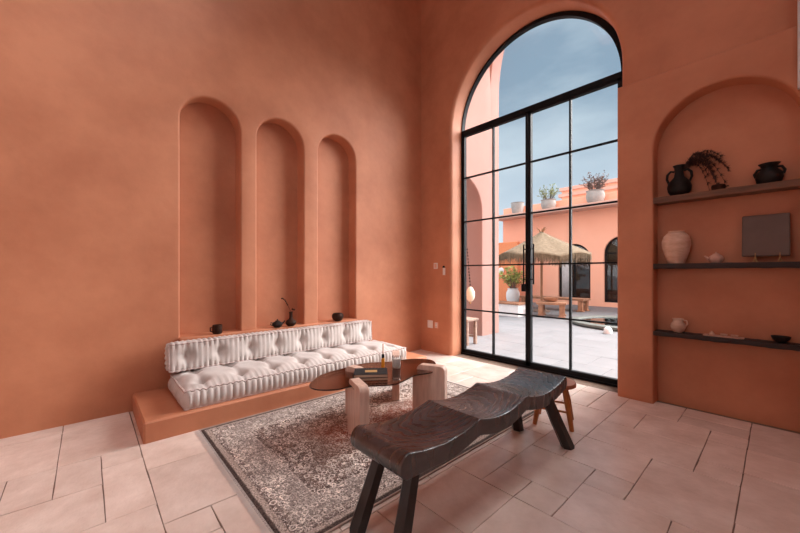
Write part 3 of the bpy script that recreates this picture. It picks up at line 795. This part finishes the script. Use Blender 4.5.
m.box(-hx+.004, -hy+.004, 0, hx-.004, hy-.004, .004)
m.build('pile', rug_mat(hx, hy), rug, 60)
fr = MB()
for s in (-1, 1):
    k = 0; x = -hx
    while x < hx:
        L = .028+rr.uniform(-.006, .006); dx = rr.uniform(-.004, .004)
        y = s*hy
        fr.add([(x, y-s*.01, .006), (x+.005, y-s*.01, .006), (x+.005+dx, y+s*L, .002), (x+dx, y+s*L, .002)], [(0, 1, 2, 3)])
        x += .0075
fr.build('fringe', M['linen'], rug, weld=False)['kind'] = 'stuff'
M['binding'] = mat('rug_binding', (.50, .38, .32, 1), (.40, .29, .24, 1), scale=40, rough=.9)
for s in (-1, 1):
    MB().tube([(s*hx, -hy+2*hy*k/30, .006) for k in range(31)], .006, 6).build('binding', M['binding'], rug, 60)

# ---------------------------------------------------------------- glass coffee table
GZ = .372
tbl = thing('coffee_table', 'low coffee table with wavy smoked glass top on four travertine legs', 'table', (0, 0, 0))
# the rug is under the table
ol = [(1.440, -2.665), (1.325, -2.530), (1.270, -2.40), (1.255, -2.25), (1.235, -2.10), (1.26, -1.96), (1.335, -1.85), (1.372, -1.74), (1.395, -1.63), (1.47, -1.52), (1.565, -1.475), (1.660, -1.515),
      (1.74, -1.61), (1.83, -1.72), (1.845, -1.80), (1.815, -1.93), (1.855, -2.09), (1.868, -2.21), (1.78, -2.35), (1.69, -2.45), (1.685, -2.56), (1.63, -2.655), (1.54, -2.70)]
def spline(P, k=6):
    out = []; n = len(P)
    for i in range(n):
        p0, p1, p2, p3 = [Vector((*P[(i+d) % n], 0)) for d in (-1, 0, 1, 2)]
        for q in range(k):
            t = q/k
            out.append(.5*((2*p1)+(-p0+p2)*t+(2*p0-5*p1+4*p2-p3)*t*t+(-p0+3*p1-3*p2+p3)*t**3))
    return [(p.x, p.y) for p in out]
gl = spline(ol)
MB().prism(gl, 'z', GZ-.010, GZ).build('glass_top', M['smoke'], tbl, 40)
M['glassedge'] = mat('dark_glass_edge', (.05, .02, .015, 1), (.03, .012, .01, 1), rough=.15)
ed = MB(); n = len(gl); vs = []; K = 6
for i in range(n):
    p = Vector((*gl[i], GZ-.005)); d = (Vector((*gl[(i+1) % n], 0))-Vector((*gl[i-1], 0))).normalized(); u = d.cross(Vector((0, 0, 1)))
    for k in range(K): t = 2*PI*k/K; vs.append(p+u*math.cos(t)*.0035+Vector((0, 0, math.sin(t)*.0052)))
ed.add(vs, [(i*K+k, i*K+(k+1) % K, ((i+1) % n)*K+(k+1) % K, ((i+1) % n)*K+k) for i in range(n) for k in range(K)])
ed.build('glass_edge', M['glassedge'], tbl, 60)
def slab_leg(cx, cy, ang, length, inward, top=.418, th=.07):
    """upright stone board with a rounded outer top corner and a slot for the glass opening to the inner side (+u if inward>0)"""
    r = .045; L = length; pr = []
    # profile in (u, z), outer end at u=0, inner end at u=L ; slot from inner side
    pr += [(0, .0105), (L, .0105), (L, GZ-.012), (L*.42, GZ-.012), (L*.42, GZ+.002), (L*.86, GZ+.002)]
    for k in range(7): t = k/6*PI/2; rr_ = top-GZ-.006; pr.append((L*.86-rr_+rr_*math.cos(t)+.0, GZ+.004+rr_*math.sin(t)))
    for k in range(9): t = PI/2+k/8*PI/2; pr.append((r+r*math.cos(t), top-r+r*math.sin(t)))
    m = MB().prism(pr, 'y', -th/2, th/2)
    m.v = [(-inward*(L/2-x), y, z) for x, y, z in m.v]
    o = m.build('leg', M['trav'], tbl, 30)
    o.location = (cx, cy, 0); o.rotation_euler = (0, 0, ang)
    bv = o.modifiers.new('bevel', 'BEVEL'); bv.width = .004; bv.segments = 2; bv.limit_method = 'ANGLE'; bv.angle_limit = math.radians(50)
    return o
slab_leg(1.750, -2.450, math.radians(-18), .31, -1)
slab_leg(1.425, -2.237, math.radians(190), .19, -1)
slab_leg(1.795, -1.735, math.radians(22), .29, -1)
slab_leg(1.285, -1.668, math.radians(138), .30, -1)

# items on the table
ang = math.radians(52)
def book(z, L, W_, T, mcov, loc, ang, label, patch=False):
    t = thing('book', label, 'book', (loc[0], loc[1], z), ang)
    MB().box(-L/2+.004, -W_/2+.004, .003, L/2-.003, W_/2-.004, T-.003).build('pages', M['paper'], t)
    MB().box(-L/2, -W_/2, 0, L/2, W_/2, .003).box(-L/2, -W_/2, T-.003, L/2, W_/2, T).box(-L/2, -W_/2, 0, -L/2+.003, W_/2, T).build('cover', mcov, t)
    if patch: MB().box(-.045, -.030, T, .050, .028, T+.0006).build('cover_picture', M['gold'], t)
    return t
book(GZ+.001, .262, .175, .022, M['cover2'], (1.625, -2.240), ang+.05, 'brown book lying lowest on the glass table under the charcoal one')
book(GZ+.024, .262, .182, .026, M['cover'], (1.625, -2.236), ang, 'charcoal covered book with ochre picture, topmost on the glass table', True)
t = thing('reed_diffuser', 'amber bottle with black collar and upright orange reed on the table', 'diffuser', (1.478, -1.99, GZ+.001))
MB().lathe([(0, 0), (.014, 0), (.0155, .004), (.0155, .075), (.009, .086), (.008, .094)], n=16).build('bottle', M['amber'], t, 40)
MB().lathe([(.0125, .088), (.0125, .118), (.006, .120)], n=16).build('collar', M['black'], t, 40)
MB().tube([(0, 0, .118), (.001, 0, .21)], .0038, 8).build('reed', M['reed'], t, 50)
t = thing('candle_jar', 'white candle in a clear glass jar on the table', 'candle', (1.555, -1.90, GZ+.001))
MB().lathe([(0, .0), (.036, 0), (.0385, .004), (.0385, .10), (.0378, .101)], n=28).build('jar', M['jarglass'], t, 40)
MB().lathe([(0, .006), (.0345, .006), (.0352, .012), (.0352, .080), (.010, .078), (0, .078)], n=28).build('wax', M['wax'], t, 40)
MB().tube([(0, 0, .078), (.001, 0, .094)], .0012, 6).build('wick', M['black'], t)

# ---------------------------------------------------------------- charred wave bench
bench = thing('bench', 'black charred wood bench with three scooped seats on stout legs', 'bench', (2.585, -2.145, 0))
Ys = [-2.905, -2.405, -1.925, -1.355]
def wave(y):
    for a, b, dp in ((Ys[0], Ys[1], .034), (Ys[1], Ys[2], .040), (Ys[2], Ys[3], .045)):
        if a <= y <= b or (y < Ys[0] and a == Ys[0]) or (y > Ys[3] and b == Ys[3]):
            t = (y-a)/(b-a); t = max(0, min(1, t)); return -dp*(math.sin(PI*t)**.85)
    return 0
def under(y):
    # softer version for the underside
    s = 0; w = 0
    for k in range(-4, 5):
        g = math.exp(-(k/2.4)**2); s += wave(y+k*.012)*g; w += g
    return s/w*1.15
m = MB(); prof = []
N = 96; zt0 = .452; TH = .083
y0, y1 = Ys[0]-.005, Ys[3]+.005
top = [(y0+(y1-y0)*k/N, zt0+wave(y0+(y1-y0)*k/N)) for k in range(N+1)]
bot = [(y0+(y1-y0)*k/N, zt0-TH+under(y0+(y1-y0)*k/N)) for k in range(N+1)]
# rolled ends
ne = []
for k in range(1, 10):
    t = PI/2+k/10*PI; ne.append((y0+.0+.048*math.cos(t)*1.0, zt0-.056+.056*math.sin(t)))
fe = []
for k in range(1, 8):
    t = -PI/2+k/8*PI; fe.append((y1+.018*math.cos(t), zt0-.041+.041*math.sin(t)))
bot[0] = (y0+.01, zt0-.113); 
for k in range(1, 10): bot[k] = (bot[k][0], bot[k][1]-.028*(1-k/10)**1.4)
prof = top+fe[::-1]+bot[::-1]+ne[::-1]
cyc = len(prof)
import statistics
XW = .178
cols = [(-XW, .55), (-XW, .8), (-XW+.002, .93), (-XW+.008, 1.0), (-XW*.5, 1.0), (0, 1.0), (XW*.5, 1.0), (XW-.006, 1.0), (XW+.001, .94), (XW+.006, .8), (XW+.008, .55)]
vs = []
for (x, s) in cols:
    for (y, z) in prof:
        zc = zt0-TH*.5+wave(y)*.9
        e = (1-s)
        dish = -.004*math.cos(x/XW*PI/2) if z > zc else 0
        vs.append((x, y-0 if True else 0, zc+(z-zc)*(1-e*.16)+dish))
fs = []
for i in range(len(cols)-1):
    for k in range(cyc): a = i*cyc+k; b = i*cyc+(k+1) % cyc; fs.append((a, b, b+cyc, a+cyc))
fs += [tuple(range(cyc-1, -1, -1)), tuple(range((len(cols)-1)*cyc, len(cols)*cyc))]
m.add([(x, y+2.145, z) for x, y, z in vs], fs)
m.build('seat', M['charred'], bench, 32)
for (tx_, ty_, bx_, by_) in ((2.505, -2.82, 2.478, -2.965), (2.69, -2.80, 2.725, -2.93), (2.73, -1.60, 2.825, -1.455), (2.50, -1.62, 2.455, -1.455)):
    a = Vector((tx_-2.585, ty_+2.145, .385)); b = Vector((bx_-2.585, by_+2.145, 0.0))
    rr_ = .046 
    mm = MB().tube([a, a.lerp(b, .5), b+Vector((0, 0, .006)), b], [.037, .041, rr_*.96, rr_*.9], 6, rot=.3)
    mm.v = [(x, y, max(z, .0005 if bx_ > 2.43 else .01)) for x, y, z in mm.v]
    mm.build('leg', M['charredleg'], bench, 25)

# ---------------------------------------------------------------- small stool behind the bench
st = thing('stool', 'small honey wood stool with oval seat behind the far end of the bench', 'stool', (2.577, -1.112, 0), math.radians(18))
SZ = .335
ov = [(.165*math.cos(2*PI*k/36)*abs(math.cos(2*PI*k/36))**-.15 if abs(math.cos(2*PI*k/36)) > 1e-3 else 0, .135*math.sin(2*PI*k/36)*(abs(math.sin(2*PI*k/36))**-.15 if abs(math.sin(2*PI*k/36)) > 1e-3 else 1)) for k in range(36)]
vs = []
for s, z in ((.93, SZ-.034), (1.0, SZ-.026), (1.0, SZ-.008), (.96, SZ)):
    vs += [(x*s, y*s, z) for x, y in ov]
fs = [(r*36+k, r*36+(k+1) % 36, (r+1)*36+(k+1) % 36, (r+1)*36+k) for r in range(3) for k in range(36)]+[tuple(range(35, -1, -1)), tuple(range(108, 144))]
MB().add(vs, fs).build('seat', M['redwood'], st, 40)
feet = {(-1, -1): (-.125, -.122), (1, -1): (.140, -.122), (1, 1): (.125, .12), (-1, 1): (-.125, .12)}
for (sx, sy), (fx, fy) in feet.items():
    MB().tube([(fx*.58, fy*.58, SZ-.03), (fx*.8, fy*.8, SZ*.5), (fx, fy, 0.0)], [.017, .021, .017], 10).build('leg', M['honeywood'], st, 50)
def mid(a, b, z):
    f = lambda p: Vector((p[0]*(1-.42*z/SZ), p[1]*(1-.42*z/SZ), z))
    return [f(feet[a]), f(feet[b])]
for a, b, z in (((-1, -1), (1, -1), .13), ((-1, 1), (1, 1), .13), ((-1, -1), (-1, 1), .175), ((1, -1), (1, 1), .175)):
    MB().tube(mid(a, b, z), .009, 8).build('stretcher', M['honeywood'], st, 50)

# ---------------------------------------------------------------- wall fittings beside the door
def plate(name, label, x, z, w, h, m, extra=None, cat='switch'):
    t = thing(name, label, cat, (x, BY, z))
    MB().box(-w/2, -.009, -h/2, w/2, .001, h/2, .003).build('plate', m, t)
    if extra: extra(t)
    return t
def ex1(t): MB().box(-.022, -.013, -.03, .022, -.008, .03, .002).build('rocker', M['pinkplate'], t)
plate('light_switch', 'square pale pink switch plate on the wall left of the door', .325, 1.308, .078, .088, M['white'], ex1)
t = thing('remote_holder', 'slim white wall holder with a black knob near the door frame', 'wall holder', (.492, BY, 1.24))
MB().box(-.02, -.018, -.07, .02, .001, .035, .004).build('case', M['white'], t)
MB().lathe([(0, 0), (.016, 0), (.018, .012), (.012, .026), (0, .03)], n=14).build('knob', M['black'], t, 40, loc=(0, -.018, .038))
def ex2(t): MB().box(-.03, -.012, -.04, .03, -.008, .04, .002).build('blank_cover', M['white'], t)
plate('blank_plate', 'larger pale blank plate low on the wall left of the outlet', .212, .418, .105, .115, M['white'], ex2)
def ex3(t):
    MB().box(-.017, -.012, -.034, .017, -.008, .034, .002).build('socket', M['white'], t)
    for z in (-.018, .018):
        MB().box(-.008, -.0128, z-.006, -.005, -.0118, z+.006).box(.005, -.0128, z-.006, .008, -.0118, z+.006).build('slots', M['black'], t)
plate('power_outlet', 'small outlet plate low on the wall left of the door', .338, .415, .068, .09, M['pinkplate'], ex3, 'outlet')

# plain panel standing in for an unidentified pale edge at the far upper right of the picture
tag(MB().box(3.893, -.115, 2.53, 3.985, -.08, 4.2, .004).build('pale_panel', M['curtain']), 'pale narrow vertical panel high on the wall at the right picture edge', 'wall panel')

# ================================================================= OUTSIDE
gz = setting('ground', 'pale courtyard ground with large pavers', 'ground', MB().box(-9, BY+.33, -.12, 12, 20, -.006), M['pavegrout'])
pm_ = None; cnt = 0; PS = .6
far = MB()
for j in range(18):
    for i in range(-12, 14):
        x = i*PS+(.3 if j % 2 else 0); y = BY+.34+j*PS
        m = MB().box(.002, .002, -.01, PS-.002, PS-.002, 0, .0015)
        if y < 5.6 and -4.5 < x < 3.2 and cnt < 290 and (x > -1.6-(y-.3)*.65):
            if pm_ is None: o = m.build('paver', M['paving'], gz); pm_ = o.data
            else: o = bpy.data.objects.new('paver', pm_); C.objects.link(o); o.parent = gz
            o.location = (x, y, random.uniform(-.0008, .0008)); cnt += 1
        else:
            far.add([(p[0]+x, p[1]+y, p[2]) for p in m.v], m.f)
tag(far.build('distant_pavers', M['paving'], gz), kind='stuff')

# porch side wall with arched opening, and outer arcade arch
PY = 1.95
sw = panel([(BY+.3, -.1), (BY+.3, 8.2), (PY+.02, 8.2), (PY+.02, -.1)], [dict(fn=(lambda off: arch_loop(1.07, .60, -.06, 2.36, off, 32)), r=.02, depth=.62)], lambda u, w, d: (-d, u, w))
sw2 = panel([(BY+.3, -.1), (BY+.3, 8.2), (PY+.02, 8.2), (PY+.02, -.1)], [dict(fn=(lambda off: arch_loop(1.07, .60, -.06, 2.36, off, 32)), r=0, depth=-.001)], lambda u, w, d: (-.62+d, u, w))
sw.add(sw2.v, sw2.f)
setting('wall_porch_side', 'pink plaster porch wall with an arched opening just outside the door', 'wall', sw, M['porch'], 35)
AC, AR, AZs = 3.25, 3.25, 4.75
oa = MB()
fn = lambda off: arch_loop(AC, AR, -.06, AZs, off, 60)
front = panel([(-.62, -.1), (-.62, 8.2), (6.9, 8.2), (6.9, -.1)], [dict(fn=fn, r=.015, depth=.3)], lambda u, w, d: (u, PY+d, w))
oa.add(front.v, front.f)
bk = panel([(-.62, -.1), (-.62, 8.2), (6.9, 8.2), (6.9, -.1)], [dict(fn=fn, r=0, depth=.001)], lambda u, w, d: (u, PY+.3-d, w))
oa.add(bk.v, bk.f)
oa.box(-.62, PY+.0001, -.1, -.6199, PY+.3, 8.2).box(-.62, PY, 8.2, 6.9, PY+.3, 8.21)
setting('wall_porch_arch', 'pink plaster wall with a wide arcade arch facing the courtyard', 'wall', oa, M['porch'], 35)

# small weathered stool in the porch
t = thing('porch_stool', 'weathered wooden stool just outside the left door pane', 'stool', (.21, .86, 0))
MB().box(-.17, -.16, .395, .17, .16, .435, .008).build('seat', M['weathered'], t)
for sx in (-1, 1):
    for sy in (-1, 1): MB().box(sx*.125-.025, sy*.115-.025, 0, sx*.125+.025, sy*.115+.025, .396, .004).build('leg', M['weathered'], t)
for sy in (-1, 1): MB().box(-.10, sy*.115-.012, .11, .10, sy*.115+.012, .14).build('stretcher', M['weathered'], t)
# hanging gourd ornament
t = thing('hanging_ornament', 'pale gourd hanging on a beaded string outside the left pane', 'ornament', (.255, .95, .70))
MB().lathe([(0, 0), (.030, .012), (.062, .05), (.078, .11), (.070, .18), (.045, .235), (.02, .262), (0, .268)], n=20, wob=.02).build('gourd', M['gourd'], t, 50)
MB().ball((.0, -.01, -.012), .018).build('tassel', M['brass'], t, 60)
st_ = MB().tube([(0, 0, .265), (-.04, -.04, .9), (-.05, -.05, 2.0)], .003, 5).build('cord', M['black'], t)
rr = random.Random(2)
for k in range(12):
    z = .30+k*.055; MB().ball((-.003-.035*(z-.265)/.635*1.0, -.035*(z-.265)/.635, z), .013, 8, 6, (1, 1, 1.5)).build('bead', M['browncera'], t, 60)
MB().tube([(-.315, -.05, 2.0), (-.05, -.05, 2.0)], .008, 8).build('bracket', M['black'], t)

# facade across the courtyard
GY = 9.7
house = thing('house', 'pink plaster courtyard house with arched french doors across the paving', 'building')
hl = [dict(fn=(lambda off: arch_loop(-1.40, .58, .22, 1.72, off, 28)), r=.0, depth=.22), dict(fn=(lambda off: arch_loop(.22, .60, .16, 1.90, off, 28)), r=.0, depth=.22),
      dict(fn=(lambda off: arch_loop(2.2, .60, .16, 1.90, off, 28)), r=.0, depth=.22)]
fw = panel([(-4.39, -.1), (-4.39, 3.50), (4.6, 3.50), (4.6, -.1)], hl, lambda u, w, d: (u, GY+d, w))
fw.box(-4.39, GY+.0, -.1, -4.385, GY+3, 3.5)
fw.box(-4.39, GY+2.4, -.1, 4.6, GY+2.5, 3.5).box(4.59, GY, -.1, 4.6, GY+2.5, 3.5)
fw.build('wall', M['outplaster'], house, 35)
MB().box(-4.5, GY-.62, 3.50, 4.7, GY+2.6, 3.66, .01).build('cornice', M['cornice'], house)
MB().box(-4.36, GY-.02, 3.66, 4.6, GY+.16, 4.02, .01).build('parapet', M['outplaster'], house)
up = MB().box(-3.0, GY+2.8, 3.5, 4.2, GY+5.5, 5.1)
up.build('upper_storey', M['outplaster'], house)
MB().box(-3.12, GY+2.68, 4.72, 4.3, GY+5.6, 4.86, .01).box(-3.08, GY+2.72, 5.0, 4.3, GY+5.6, 5.16, .01).build('upper_cornice', M['cornice'], house)
for (cx, hw, z0, zs) in ((-1.40, .58, .22, 1.72), (.22, .60, .16, 1.90), (2.2, .60, .16, 1.90)):
    fb = band(hw, hw-.07, z0, zs, cx, GY+.10, GY+.16, 28)
    fb.box(cx-.03, GY+.10, z0, cx+.03, GY+.16, zs+hw-.03).box(cx-hw, GY+.10, zs-.03, cx+hw, GY+.16, zs+.02).box(cx-hw, GY+.10, z0, cx+hw, GY+.16, z0+.08)
    fo = fb.build('french_door', M['black'], house, 35)
    for s in (-1, 1):
        pts = [(cx+s*.03, z0+.08), (cx+s*(hw-.07), z0+.08), (cx+s*(hw-.07), zs-.03), (cx+s*.03, zs-.03)]
        MB().prism(pts, 'y', GY+.126, GY+.132).build('pane', M['darkglass'], fo)
    lp = [(cx+(hw-.07)*math.cos(PI*k/16), zs+.02+(hw-.09)*math.sin(PI*k/16)) for k in range(17)]
    MB().prism(lp, 'y', GY+.126, GY+.132).build('pane', M['darkglass'], fo)
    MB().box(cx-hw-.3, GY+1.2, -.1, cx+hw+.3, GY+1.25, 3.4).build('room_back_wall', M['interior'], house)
# curtain in the first door
t = thing('curtain', 'white curtain drawn aside in the left arched courtyard door', 'curtain', (0, 0, 0))
m = MB(); vs = []; N = 40
for k in range(N+1):
    x = -1.86+.37*k/N; y = GY+.05+.025*math.sin(k*1.25)
    vs += [(x, y, .25), (x, y-.005, 1.2), (x, y, 1.98)]
m.add(vs, [(k*3+q, k*3+3+q, k*3+4+q, k*3+1+q) for k in range(N) for q in range(2)])
o = m.build('drape', M['curtain'], t, 60); sm = o.modifiers.new('solid', 'SOLIDIFY'); sm.thickness = .004
MB().tube([(-1.93, GY+.05, 1.99), (-.87, GY+.05, 1.99)], .012, 8).build('rod', M['black'], t)

# lower orange garden wall left of the house
gw = MB().box(-12, 8.3, -.1, -3.32, 8.6, 2.45, .01).box(-3.5, 8.3, -.1, -2.75, 8.55, 2.12, .01)
setting('wall_garden', 'lower orange garden wall beside the pink house', 'wall', MB().box(-12, 8.6, -.1, -3.1, 8.85, 2.44, .01), M['outorange'], None)
# wall lamp
t = thing('wall_lamp', 'small round white lamp on the orange garden wall', 'wall lamp', (-3.80, 8.6, 1.30))
MB().lathe([(.11, -.0), (.13, .02), (.12, .05), (.06, .08), (0, .085)], n=20).build('globe', M['whitewash'], t, 50).rotation_euler = (PI/2, 0, 0)

# white masonry bench with slatted top
t = thing('masonry_bench', 'low whitewashed masonry bench with a wooden slat top in the courtyard', 'bench', (0, 0, 0))
MB().box(-3.6, 4.75, -.01, -.95, 5.2, .33, .01).build('base', M['whitewash'], t)
sl = MB(); x = -3.62
while x < -.95: sl.box(x, 4.70, .33, x+.045, 5.24, .375); x += .065
tag(sl.build('slats', M['rustic'], t), kind='stuff')
# planter with leafy plant on it
def leafplant(name, label, loc, potprof, potmat, h, spread, nl, lsize, leafm, stems, seed, cat='potted plant', up=1.0, zbase=None):
    t = thing(name, label, cat, loc); rr = random.Random(seed)
    MB().lathe(potprof, n=28, wob=.006).build('pot', potmat, t, 40)
    zt = zbase or max(p[1] for p in potprof)-.03
    rimr = [p[0] for p in potprof if p[1] > zt][0]*.9
    MB().lathe([(0, zt-.02), (rimr*.8, zt-.02), (rimr*.8, zt-.005), (0, zt)], n=16).build('soil', M['soil'], t)
    sm = MB(); lf = MB()
    for q in range(stems):
        a = rr.random()*2*PI; r = spread*rr.uniform(.25, 1)
        tip = Vector((math.cos(a)*r, math.sin(a)*r, zt+h*rr.uniform(.45, 1)*up*(1-.25*r/spread)))
        p0 = Vector((math.cos(a)*rimr*.3, math.sin(a)*rimr*.3, zt-.02)); mdl = p0.lerp(tip, .5)+Vector((0, 0, .06*h))
        sm.tube([p0, mdl, tip], [.008, .005, .002], 4)
        for k in range(nl):
            u = rr.uniform(.3, 1.05); p = (p0.lerp(mdl, u*2) if u < .5 else mdl.lerp(tip, u*2-1))
            d = Vector((rr.uniform(-1, 1), rr.uniform(-1, 1), rr.uniform(-.4, .8))).normalized(); L = lsize*rr.uniform(.6, 1.2)
            s_ = d.cross(Vector((rr.uniform(-1, 1), rr.uniform(-1, 1), rr.uniform(-1, 1)))).normalized()*L*.26
            lf.add([p, p+d*L*.45+s_, p+d*L, p+d*L*.45-s_], [(0, 1, 2, 3)])
    sm.build('stems', M['drygrass'], t)
    tag(lf.build('foliage', leafm, t, weld=False), kind='stuff')
    return t
leafplant('potted_shrub', 'yellow-green leafy shrub in a pale urn beside the orange garden wall', (-2.55, 7.3, .0), [(0, 0), (.13, 0), (.19, .14), (.235, .34), (.23, .5), (.17, .62), (.19, .66), (.165, .66), (.15, .6)], M['whitewash'], .95, .60, 12, .12, M['leafy'], 42, 3)
leafplant('rooftop_planter_wide', 'bushy grey-purple shrub in a wide white rooftop planter', (-.55, GY-.33, 3.66), [(0, 0), (.20, 0), (.27, .10), (.30, .26), (.27, .40), (.30, .44), (.26, .44), (.25, .38)], M['planter'], .75, .52, 12, .075, M['drygrass'], 60, 8)
leafplant('rooftop_planter', 'olive-leaved shrub in a round white planter on the parapet, left of the bushier one', (-2.22, GY-.33, 3.66), [(0, 0), (.18, 0), (.24, .08), (.28, .22), (.25, .34), (.28, .38), (.24, .38), (.23, .32)], M['planter'], .68, .50, 10, .075, M['leaf'], 34, 14)
t = thing('empty_planter', 'empty square-shouldered white planter at the left end of the roof', 'planter', (-3.52, GY-.33, 3.66))
MB().lathe([(0, 0), (.17, 0), (.22, .08), (.25, .3), (.25, .44), (.27, .46), (.23, .46), (.22, .36), (0, .34)], n=28).build('pot', M['planter'], t, 40)

# thatched parasol
UX, UY = -1.13, 6.5
t = thing('thatched_parasol', 'straw parasol with scalloped fringe on a wooden pole in the courtyard', 'parasol', (UX, UY, 0))
MB().tube([(0, 0, 0), (0, 0, 2.45)], .035, 10).build('pole', M['polewood'], t, 60)
MB().lathe([(0, 0), (.24, 0), (.24, .06), (.08, .09), (0, .1)], n=20).build('base', M['weathered'], t, 40)
can = MB(); vs = []; NA, NR = 64, 10
def edge_z(a): return 1.86-.0+.12*abs(math.sin(a*4))
for i in range(NR+1):
    u = i/NR
    for k in range(NA):
        a = 2*PI*k/NA; sc = abs(math.sin(a*4))
        r = 1.42*u*(1-.06*sc*u)
        z = 2.50-(2.50-1.68)*(u**.88)*(1-.10*sc)+.05*math.sin(PI*u)*0
        z += .04*math.sin(a*3+1)*u
        vs.append((r*math.cos(a), r*math.sin(a), z))
can.add(vs, [(i*NA+k, i*NA+(k+1) % NA, (i+1)*NA+(k+1) % NA, (i+1)*NA+k) for i in range(NR) for k in range(NA)])
co = can.build('canopy', M['thatch'], t, 60); sm = co.modifiers.new('solid', 'SOLIDIFY'); sm.thickness = .03
fr = MB(); rr = random.Random(11)
for k in range(520):
    a = 2*PI*k/520; sc = abs(math.sin(a*4)); r = 1.42*(1-.06*sc)-.01
    z = 2.50-.82*(1-.10*sc)+.04*math.sin(a*3+1)
    L = rr.uniform(.16, .30); dr = rr.uniform(-.03, .03); w = .008
    p = Vector((r*math.cos(a), r*math.sin(a), z)); tn = Vector((-math.sin(a), math.cos(a), 0))*w
    q = Vector(((r+dr)*math.cos(a+dr*.3), (r+dr)*math.sin(a+dr*.3), z-L))
    fr.add([p-tn, p+tn, q+tn*.5, q-tn*.5], [(0, 1, 2, 3)])
tag(fr.build('fringe', M['thatch'], t, weld=False), kind='stuff')
fn_ = MB()
for k in range(40):
    a = rr.random()*2*PI; L = rr.uniform(.08, .16)
    p = Vector((.05*math.cos(a), .05*math.sin(a), 2.46)); q = p+Vector((math.cos(a)*L*.9, math.sin(a)*L*.9, L*.9)); tn = Vector((-math.sin(a), math.cos(a), 0))*.012
    fn_.add([p-tn, p+tn, q+tn*.5, q-tn*.5], [(0, 1, 2, 3)])
tag(fn_.build('finial_tuft', M['polewood'], t, weld=False), kind='stuff')
for k in range(8):
    a = 2*PI*k/8
    MB().tube([(0, 0, 2.40), (1.36*math.cos(a), 1.36*math.sin(a), 1.69+.04*math.sin(a*3+1))], .012, 6).build('rib', M['polewood'], t)

# rustic table and benches under the parasol
def timber_table(name, label, cat, loc, L, W_, H_, top, leg, rz=0, group=None, nl=2):
    t = thing(name, label, cat, loc, rz, group)
    npl = 3
    for k in range(npl):
        y0_ = -W_/2+k*W_/npl; MB().box(-L/2, y0_+.004, H_-top, L/2, y0_+W_/npl-.004, H_, .004).build('plank', M['rustic'], t)
    for sx in (-1, 1):
        for sy in (-1, 1):
            x, y = sx*(L/2-leg*.9), sy*(W_/2-leg*.8)
            MB().box(x-leg/2, y-leg/2, .0, x+leg/2, y+leg/2, H_-top, .004).box(x-leg*.75, y-leg*.75, 0, x+leg*.75, y+leg*.75, .035, .004).build('leg', M['rustic'], t)
        MB().box(sx*(L/2-leg*.9)-.015, -W_/2+leg, H_*.45, sx*(L/2-leg*.9)+.015, W_/2-leg, H_*.6).build('stretcher', M['rustic'], t)
    return t
timber_table('rustic_table', 'square rustic timber table in front of the parasol pole', 'table', (-.44, 5.66, 0), .74, .72, .40, .06, .12, .35)
timber_table('rustic_bench', 'long rustic timber bench behind the table below the arched doors', 'bench', (-1.25, 7.6, 0), 2.1, .62, .40, .06, .13, 0)
t = thing('wooden_bowl', 'wide wooden bowl on the rustic courtyard table', 'bowl', (-.50, 5.7, .40))
MB().lathe([(0, 0), (.11, 0), (.19, .05), (.21, .11), (.19, .11), (.16, .05), (0, .03)], n=24).build('body', M['rustic'], t, 40)

# round pool with stone rim
t = thing('stone_basin', 'low round grey stone water basin at the right of the courtyard', 'basin', (1.45, 5.25, 0))
MB().lathe([(0, 0), (1.12, 0), (1.16, .03), (1.16, .075), (1.12, .09), (.98, .09), (.95, .06), (.95, .02), (0, .02)], n=56).build('rim', M['poolstone'], t, 40)
MB().lathe([(0, .021), (.949, .021), (.949, .060), (0, .060)], n=56).build('water', M['water'], t, 40)
t = thing('ground_lamp', 'small white dome lamp on the courtyard paving near the basin', 'lamp', (1.52, 3.75, 0))
MB().lathe([(0, 0), (.075, 0), (.08, .05), (.065, .10), (.03, .13), (0, .135)], n=18).build('dome', M['whitewash'], t, 50)
